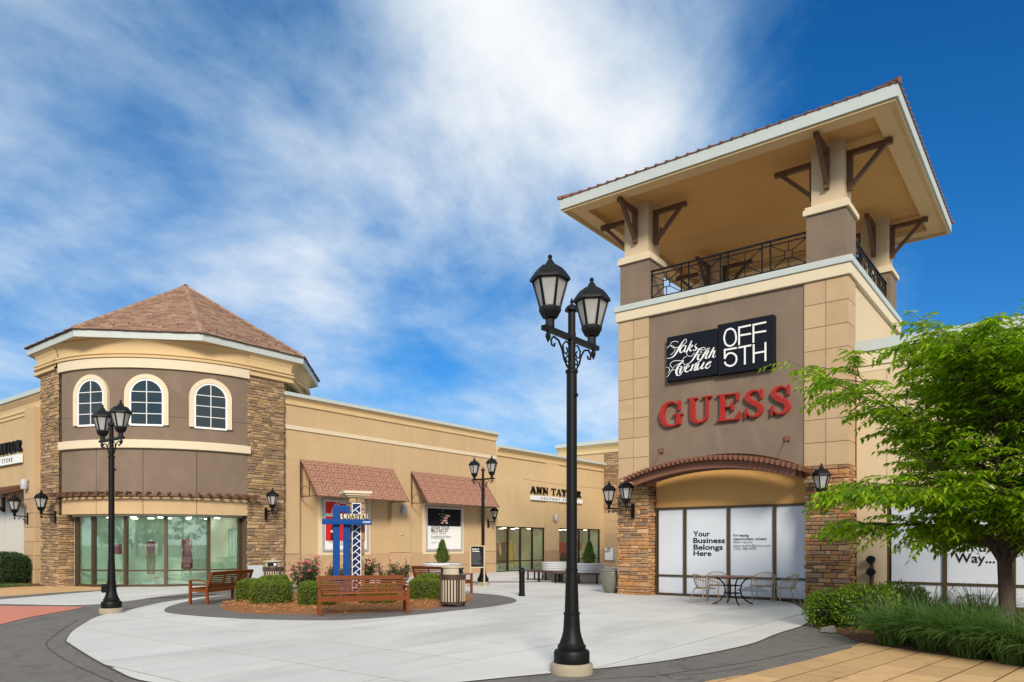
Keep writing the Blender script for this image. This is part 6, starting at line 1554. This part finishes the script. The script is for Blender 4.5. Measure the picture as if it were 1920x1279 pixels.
b = MB(); yq = onX(1048, WX - .5); b.box(WX - .55, WX - .5, yq, yq + .8, 1.0, 1.7); o = b.build('hanging_poster', M['cokered'], None); tag(o, 'red hanging poster at the left of the right golden shop window', 'poster')

# ================================================================== PLANTS
def leaf(b, p, d, n, l, w, m=0, fold=0.25, droop=0.0):
    """pointed leaf: 4 triangles folded on the midrib"""
    s = d.cross(n)
    if s.length < 1e-4: s = d.orthogonal()
    s.normalize(); n = s.cross(d).normalized()
    a = p + d * (l * .35) + s * (w / 2) + n * (w * fold); c = p + d * (l * .35) - s * (w / 2) + n * (w * fold); mid = p + d * (l * .4) - n * (droop * l * .1); t = p + d * l - n * (droop * l * .35)
    b.add([p, a, t, c, mid], [(0, 4, 1), (1, 4, 2), (2, 4, 3), (3, 4, 0)], m)
def rv(r): 
    while True:
        v = V3(r.uniform(-1, 1), r.uniform(-1, 1), r.uniform(-1, 1))
        if .05 < v.length < 1: return v.normalized()
def sup(d, dims, p):
    k = (abs(d.x) ** p + abs(d.y) ** p + abs(d.z) ** p) ** (-1 / p)
    return V3(d.x * k * dims[0], d.y * k * dims[1], d.z * k * dims[2])
def hedge(label, c, dims, n, lm, seed, ls=.05, p=4.5, name='boxwood_hedge', cat='hedge', group='clipped hedges in the oval bed', rz=0.0, rough=.05, tilt=.9):
    r = random.Random(seed); t = thing(name, label, cat, (c[0], c[1], 0), rz, group)
    b = MB(); ctr = V3(0, 0, dims[2] + .03)
    rings = 10; seg = 18
    for i in range(rings + 1):
        th = math.pi * i / rings
        for j in range(seg):
            ph = 2 * math.pi * j / seg; d = V3(math.sin(th) * math.cos(ph), math.sin(th) * math.sin(ph), math.cos(th)); q = sup(d, [x * .90 for x in dims], p)
            q *= 1 + .05 * mnoise.noise(q * 3 + V3(seed, 0, 0)); b.v.append(tuple(ctr + q))
    for i in range(rings):
        for j in range(seg): b.f.append([i * seg + j, (i + 1) * seg + j, (i + 1) * seg + (j + 1) % seg, i * seg + (j + 1) % seg]); b.mi.append(0); b.sm.append(True)
    b.build('heart', M['core'], t)
    b = MB(); k = 0
    tot = []
    while k < n:
        d = V3(r.uniform(-1, 1) * dims[0], r.uniform(-1, 1) * dims[1], r.uniform(-1, 1) * dims[2])
        f = r.randrange(3); s = r.choice((-1, 1)); d[f] = s * dims[f]
        e = V3(d.x / dims[0], d.y / dims[1], d.z / dims[2]).normalized()
        q = sup(e, dims, p)
        if q.z < -dims[2] * .97 : continue
        nn = V3(math.copysign(abs(q.x / dims[0]) ** (p - 1), q.x) / dims[0], math.copysign(abs(q.y / dims[1]) ** (p - 1), q.y) / dims[1], math.copysign(abs(q.z / dims[2]) ** (p - 1), q.z) / dims[2]).normalized()
        q = q * (1 + .10 * mnoise.noise(q * 2.2 + V3(seed * 3.1, 0, 0)) + .05 * mnoise.noise(q * 9)) + nn * r.uniform(-rough * 1.6, rough)
        d2 = (nn * .55 + rv(r) * tilt + V3(0, 0, .35)).normalized()
        leaf(b, ctr + q, d2, (nn + rv(r) * .6).normalized(), ls * r.uniform(.6, 1.25), ls * r.uniform(.4, .6)); k += 1
    stuff(b.build('foliage', lm, t)); return t
def hp(px0, px1, ybase, ytop, depth=None):
    a, q = G(px0, ybase), G(px1, ybase); w = (q - a).length; m = (a + q) / 2; d = -m.x * KS + m.y * KC
    ht = H_ - (ytop - HY_) / F_ * d * 1.0
    dp = depth or w * .9
    cdir = CAMV(m.x * KC + m.y * KS, d).normalized()
    m = m + cdir * dp * .5
    h_ = max(.3, H_ - (ytop - HY_) / F_ * (d + dp * .8))
    return m, (w / 2, dp / 2, h_ / 2)
rzc = rad(37.7)
for i, (x0, x1, yb, yt, lab) in enumerate(((474, 542, 1139, 1091.5, 'clipped boxwood block in front of the left teak bench'), (449, 500, 1131, 1089, 'clipped boxwood behind and left of the front left boxwood block'), (564, 629, 1142.5, 1094.5, 'clipped boxwood partly behind the left end of the front teak bench'), (678, 740, 1138, 1100, 'low clipped boxwood seen under the seat of the front teak bench'), (769.5, 826, 1130.5, 1089, 'clipped boxwood block left of the slatted litter bin'), (783, 822, 1121, 1080, 'clipped boxwood behind the one beside the litter bin'), (488, 536, 1122, 1082.5, 'clipped boxwood with yellow green top in front of the rear litter bin'))):
    m, dm = hp(x0, x1, yb, yt); hedge(lab, m, dm, 6500, M['box'], 20 + i, .045, rz=rzc, rough=.03, p=5.0)
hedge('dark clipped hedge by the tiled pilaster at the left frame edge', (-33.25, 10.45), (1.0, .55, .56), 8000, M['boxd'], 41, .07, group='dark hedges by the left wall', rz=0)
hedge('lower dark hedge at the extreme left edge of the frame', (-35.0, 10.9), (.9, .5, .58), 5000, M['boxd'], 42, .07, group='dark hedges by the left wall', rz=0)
# roses
def rose(label, c, r0, h, n, nb, seed):
    r = random.Random(seed); t = thing('rose_bush', label, 'rose bush', (c[0], c[1], 0.05), 0, 'rose bushes in the oval bed')
    b = MB(); tips = []
    for i in range(16):
        a = r.uniform(0, 6.28); e = V3(math.cos(a) * r0 * r.uniform(.3, 1), math.sin(a) * r0 * r.uniform(.3, 1), h * r.uniform(.65, 1.08)); mid = e * .5 + V3(0, 0, h * .12)
        b.tube([V3(e.x * .1, e.y * .1, 0), mid, e], [.011, .008, .004], 5); tips.append((mid, e))
    b.build('stems', M['bark'], t)
    b = MB()
    for i in range(n):
        mid, e = r.choice(tips); q = mid.lerp(e, r.uniform(-.75, 1.0)) + rv(r) * r.uniform(0, .17); q.z = max(q.z, .04)
        leaf(b, q, (rv(r) + V3(0, 0, .1)).normalized(), (rv(r) + V3(0, 0, 1.2)).normalized(), r.uniform(.045, .08), r.uniform(.028, .045))
    stuff(b.build('foliage', M['roseleaf'], t))
    b = MB()
    for k in range(3):
        for i in range(6):
            a = 2 * math.pi * i / 6 + k * .5; tl = .35 + .45 * k
            d = V3(math.cos(a) * math.cos(tl), math.sin(a) * math.cos(tl), math.sin(tl)); leaf(b, V3(0, 0, 0), d, V3(0, 0, 1), .05, .055, 0, .2)
    m0 = None
    for i in range(nb):
        mid, e = r.choice(tips); q = e + rv(r) * r.uniform(.0, .12) - V3(0, 0, r.uniform(0, .35) * h * (1 if i % 3 == 0 else .2))
        if m0 is None: m0 = b.build('bloom', M['bloom'], t); o = m0
        else: o = piece('bloom', m0.data, t, (0, 0, 0))
        o.location = q; o.rotation_euler = (r.uniform(-.7, .7), r.uniform(-.7, .7), r.uniform(0, 6)); s = r.uniform(.75, 1.4); o.scale = (s, s, s)
for i, (pxx, yb, r0, h, nb, lab) in enumerate(((565, 1126, .50, .98, 46, 'tall pink rose bush between the front boxwood blocks'), (585, 1119, .42, 1.0, 20, 'rose bush with pale buds behind the tall pink one'), (632, 1117, .45, .86, 14, 'rose bush at the foot of the blue sign posts'), (683, 1118, .40, 1.0, 22, 'pink rose bush in front of the white lattice panel'), (722, 1120, .42, .9, 20, 'pink rose bush behind the right end of the front bench'), (750, 1118, .40, .92, 8, 'rose bush with few blooms right of the court sign'))):
    rose(lab, G(pxx, yb), r0, h, 1500, nb, 60 + i)
hedge('small reddish shrub seen under the front bench', G(657, 1133), (.26, .2, .14), 700, leaf_mat('red_shrub_leaf', (.10, .025, .012), (.2, .06, .03), .2), 71, .05, p=2.2, name='low_shrub', cat='shrub', group=None)
# conifers
def conifer(label, c, z0, r0, h, seed):
    r = random.Random(seed); t = thing('conifer', label, 'conifer', (c[0], c[1], z0), 0, 'small conifers in planters')
    b = MB(); b.tube([(0, 0, 0), (0, 0, h * .9)], [.03, .008], 6); b.build('trunk', M['bark'], t)
    b = MB()
    for i in range(2200):
        q = r.random() ** 1.2; rr_ = r0 * min(1.0, .62 + 1.6 * q) * (1 - max(0, q - .12) * 1.13) ** .8 * (.85 + .3 * r.random()) * (1.0 if q > .08 else .85); a = r.uniform(0, 6.28)
        rr_ *= 1 + .45 * mnoise.noise(V3(math.cos(a) * 1.6, math.sin(a) * 1.6, q * 5 + seed))
        p = V3(math.cos(a) * rr_ * r.uniform(.6, 1), math.sin(a) * rr_ * r.uniform(.6, 1), .03 + q * h)
        leaf(b, p, V3(math.cos(a) * .7, math.sin(a) * .7, 1.0).normalized() + rv(r) * .35, V3(math.cos(a), math.sin(a), .2), r.uniform(.05, .10), r.uniform(.025, .04))
    stuff(b.build('foliage', M['conifer'], t))
conifer('small bright conifer in the white planter behind the right teak bench', pl3, .86, .28, .80, 81)
conifer('small dark conifer in the slatted planter right of the main lamp post', pl1 + CAMV(.08, 0), .77, .30, .86, 82)
b = MB()
# azalea shrubs
for i, (c, dm, lab) in enumerate(((G(1562, 1176), (.42, .40, .30), 'low bright shrub at the corner of the bed beside the dark paving'), (G(1622, 1186) + V3(0, .25, 0), (.52, .5, .36), 'rounded bright green shrub left of the tall grasses'), (G(1680, 1168), (.55, .5, .34), 'bright green shrub behind the grasses below the hose inlets'))):
    hedge(lab, c, dm, 4200, M['shrub'], 90 + i, .075, p=2.4, name='azalea_shrub', cat='shrub', group='bright shrubs in the right bed', rough=.10, tilt=1.0)
b = MB(); p = G(1550, 1187); b.add([p + V3(-.10, -.05, .02), p + V3(.12, -.08, .02), p + V3(.15, .08, .02), p + V3(-.08, .1, .02), p + V3(-.08, -.02, .10), p + V3(.11, -.03, .15), p + V3(.12, .06, .14), p + V3(-.05, .07, .09)], [(0, 1, 5, 4), (1, 2, 6, 5), (2, 3, 7, 6), (3, 0, 4, 7), (4, 5, 6, 7)]); o = b.build('edging_stone', M['darkpave'], None); tag(o, 'grey stone lying on the mulch in front of the corner shrub', 'stone')
# ornamental grass
def grass(label, c, h, sp, n, seed, seedheads=6):
    r = random.Random(seed); t = thing('ornamental_grass', label, 'ornamental grass', (c[0], c[1], 0.03), 0, 'ornamental grasses in the right bed')
    b = MB()
    for i in range(n):
        a = r.uniform(0, 6.28); lean = r.uniform(.10, 1.0) ** .7; L_ = h * r.uniform(.8, 1.5); w = r.uniform(.004, .008)
        d = V3(math.cos(a), math.sin(a), 0); s = V3(-d.y, d.x, 0); p0 = d * r.uniform(0, .26) + s * r.uniform(-.12, .12)
        A, B = [], []; k = 6; p = p0.copy(); el = rad(90 - 30 * lean); bend = lean * r.uniform(1.3, 2.6)
        for j in range(k):
            q = j / (k - 1); ww = w * (1 - q ** 2 * .92); A.append(p + s * ww); B.append(p - s * ww + V3(0, 0, .002))
            e_ = el - bend * q ** 1.3; p = p + (d * math.cos(e_) * sp + V3(0, 0, math.sin(e_))) * (L_ / k)
            p.z = max(p.z, .01)
        b.strip(A, B, 0, True)
    stuff(b.build('blades', M['blade'], t))
    b = MB()
    for i in range(seedheads):
        a = r.uniform(0, 6.28); d = V3(math.cos(a), math.sin(a), 0); pts = []
        for j in range(9): q = j / 8; pts.append(d * (q * .5 + .12 * q * q) * h + V3(0, 0, h * (1.45 * q - .42 * q * q)))
        b.tube(pts, [.003] * 7 + [.006, .004], 4)
    if seedheads: b.build('seed_stalks', M['bark'], t)
for i, (p, h, n, lab) in enumerate((((1680, 1212), .86, 620, 'arching green grass clump nearest the tan paving corner'), ((1752, 1222), .92, 700, 'arching green grass clump in the middle of the front row'), ((1822, 1234), .90, 700, 'arching green grass clump before the tree trunk'), ((1905, 1246), .92, 700, 'arching green grass clump at the right frame edge'), ((1742, 1178), .95, 420, 'taller grass clump behind the front row below the white windows'), ((1835, 1186), .95, 420, 'grass clump behind the front row left of the tree trunk'), ((1990, 1262), .9, 300, 'grass clump half out of the frame at its right edge'))):
    grass(lab, G(*p), h * .84, 1.0, int(n * 1.5), 120 + i)

# ---------------------------------------------------------------- the big tree
def tree(label, base, height, seed, name='shade_tree'):
    r = random.Random(seed); t = thing(name, label, 'tree', base)
    tb_ = MB(); lb = MB(); tw_ = []
    def limb(pts, radii, n=8): tb_.tube(pts, radii, n)
    def curve(p, d, L_, k, sag, wob):
        pts = [p.copy()]; dd = d.normalized()
        for i in range(k):
            dd = (dd + rv(r) * wob + V3(0, 0, sag)).normalized(); p = p + dd * (L_ / k); pts.append(p.copy())
        return pts
    trunk = [V3(0, 0, 0), V3(.02, .01, .5), V3(0, .03, 1.0), V3(-.03, .02, 1.6), V3(.0, .0, 2.4), V3(.03, .02, 3.3), V3(.0, .05, 4.3), V3(.02, 0, height - .35)]
    limb(trunk, [.17, .118, .108, .10, .085, .062, .04, .012], 12)
    limb([V3(0, 0, -.1), V3(0, 0, .06), V3(0, 0, .3)], [.27, .22, .16], 10)
    starts = []
    def on_trunk(z):
        for i in range(len(trunk) - 1):
            if trunk[i].z <= z <= trunk[i + 1].z: return trunk[i].lerp(trunk[i + 1], (z - trunk[i].z) / (trunk[i + 1].z - trunk[i].z))
        return trunk[-1].copy()
    nl = 42
    for i in range(nl):
        if i < 34:
            q = i / 33; z = 1.50 + (height - 2.3) * q ** 1.05; az = i * 2.39996 + r.uniform(-.35, .35)
            prof = min(1.0, .46 + 1.5 * q) if q < .36 else 1.0 - 1.1 * (q - .36)
            spread = SPREAD * prof * (0.72 + .36 * r.random())
            el = rad(14 + 46 * q + r.uniform(-8, 8))
        else:            # steep leaders that open the crown like a vase
            q = .45; z = r.uniform(1.15, 2.1); az = (i - 34) * .82 + .6; spread = r.uniform(2.3, 3.3); el = rad(r.uniform(44, 64))
        d = V3(math.cos(az) * math.cos(el), math.sin(az) * math.cos(el), math.sin(el))
        pts = curve(on_trunk(z), d, spread, 7, -.030 + .01 * q if i < 34 else .015, .10); r0 = .055 * (1 - .6 * q) if i < 34 else .05
        limb(pts, [r0 * (1 - .125 * j) for j in range(8)], 7)
        for j in range(2, 8):
            p = pts[j]; dd = (pts[j] - pts[j - 1]).normalized()
            for s in (-1, 1):
                for rep in range(2):
                    if r.random() < .12: continue
                    side = dd.cross(Z3).normalized() * s; d2 = (dd * r.uniform(.35, .9) + side * r.uniform(.5, 1.0) + V3(0, 0, r.uniform(-.12, .30))).normalized()
                    l2 = spread * r.uniform(.16, .32) * (1.15 - .07 * j) + .22
                    p2 = curve(p - dd * r.uniform(0, spread / 7), d2, l2, 5, -.05, .12); limb(p2, [.012, .010, .008, .006, .004, .003], 5); tw_.append(p2)
        tw_.append(pts[4:])
    for p2 in tw_:
        for j in range(1, len(p2)):
            dd = (p2[j] - p2[j - 1]).normalized(); nsub = 2 if r.random() < .32 else 1
            for _ in range(nsub):
                st = p2[j - 1].lerp(p2[j], r.random()); a = r.uniform(-1, 1); side = dd.cross(Z3)
                side = side.normalized() if side.length > .01 else V3(1, 0, 0)
                d3 = (dd * .9 + side * a * 1.1 + V3(0, 0, r.uniform(-.25, .22))).normalized(); l3 = r.uniform(.28, .52); m_ = 8
                p = st.copy(); d_ = d3
                pts = [p.copy()]
                for i in range(m_):
                    d_ = (d_ + V3(0, 0, -.055)).normalized(); p = p + d_ * (l3 / m_); pts.append(p.copy())
                    sd = d_.cross(Z3); sd = sd.normalized() if sd.length > .01 else side
                    s = 1 if i % 2 else -1
                    ld = (d_ * .55 + sd * s * .85 + V3(0, 0, -.22) + rv(r) * .25).normalized()
                    leaf(lb, p, ld, (Z3 * 1.0 + sd * s * .3 + rv(r) * .35).normalized(), r.uniform(.115, .165), r.uniform(.048, .066), 0, .16, .6)
                tb_.tube([pts[0], pts[4], pts[-1]], [.003, .0025, .0015], 3, caps=False)
    tr_o = tb_.build('trunk', M['bark'], t)
    cr = stuff(lb.build('crown', M['leaf'], t))
    print('tree leaves', len(lb.f) // 4)
    return t
SPREAD = 3.6
tp_ = CAMV((1885 - 960) / F_ * 11.9, 11.9)
tree('leafy green tree with a dark trunk rising from the grasses before the white windows', tp_, 5.0, 7)

# far wood behind the viewer, seen in the shop glass
b = MB(); r = random.Random(77)
for i in range(34):
    a = rad(-150 + 205 * i / 33); rr_ = r.uniform(48, 70); cx_, cy_ = rr_ * math.cos(a), rr_ * math.sin(a); hh = r.uniform(5, 10)
    if cy_ > 16: continue
    b.tube([(cx_, cy_, 0), (cx_, cy_, hh * .6)], [.25, .12], 6, 1)
    for k in range(260):
        e = rv(r); p = V3(cx_ + e.x * hh * .42, cy_ + e.y * hh * .42, hh * .62 + e.z * hh * .40); leaf(b, p, rv(r), rv(r), r.uniform(.7, 1.4), r.uniform(.5, .9))
o = stuff(b.build('far_trees', [M['boxd'], M['bark']])); tag(o, 'dark tree line across the car park, mirrored in the shop glass', 'trees')
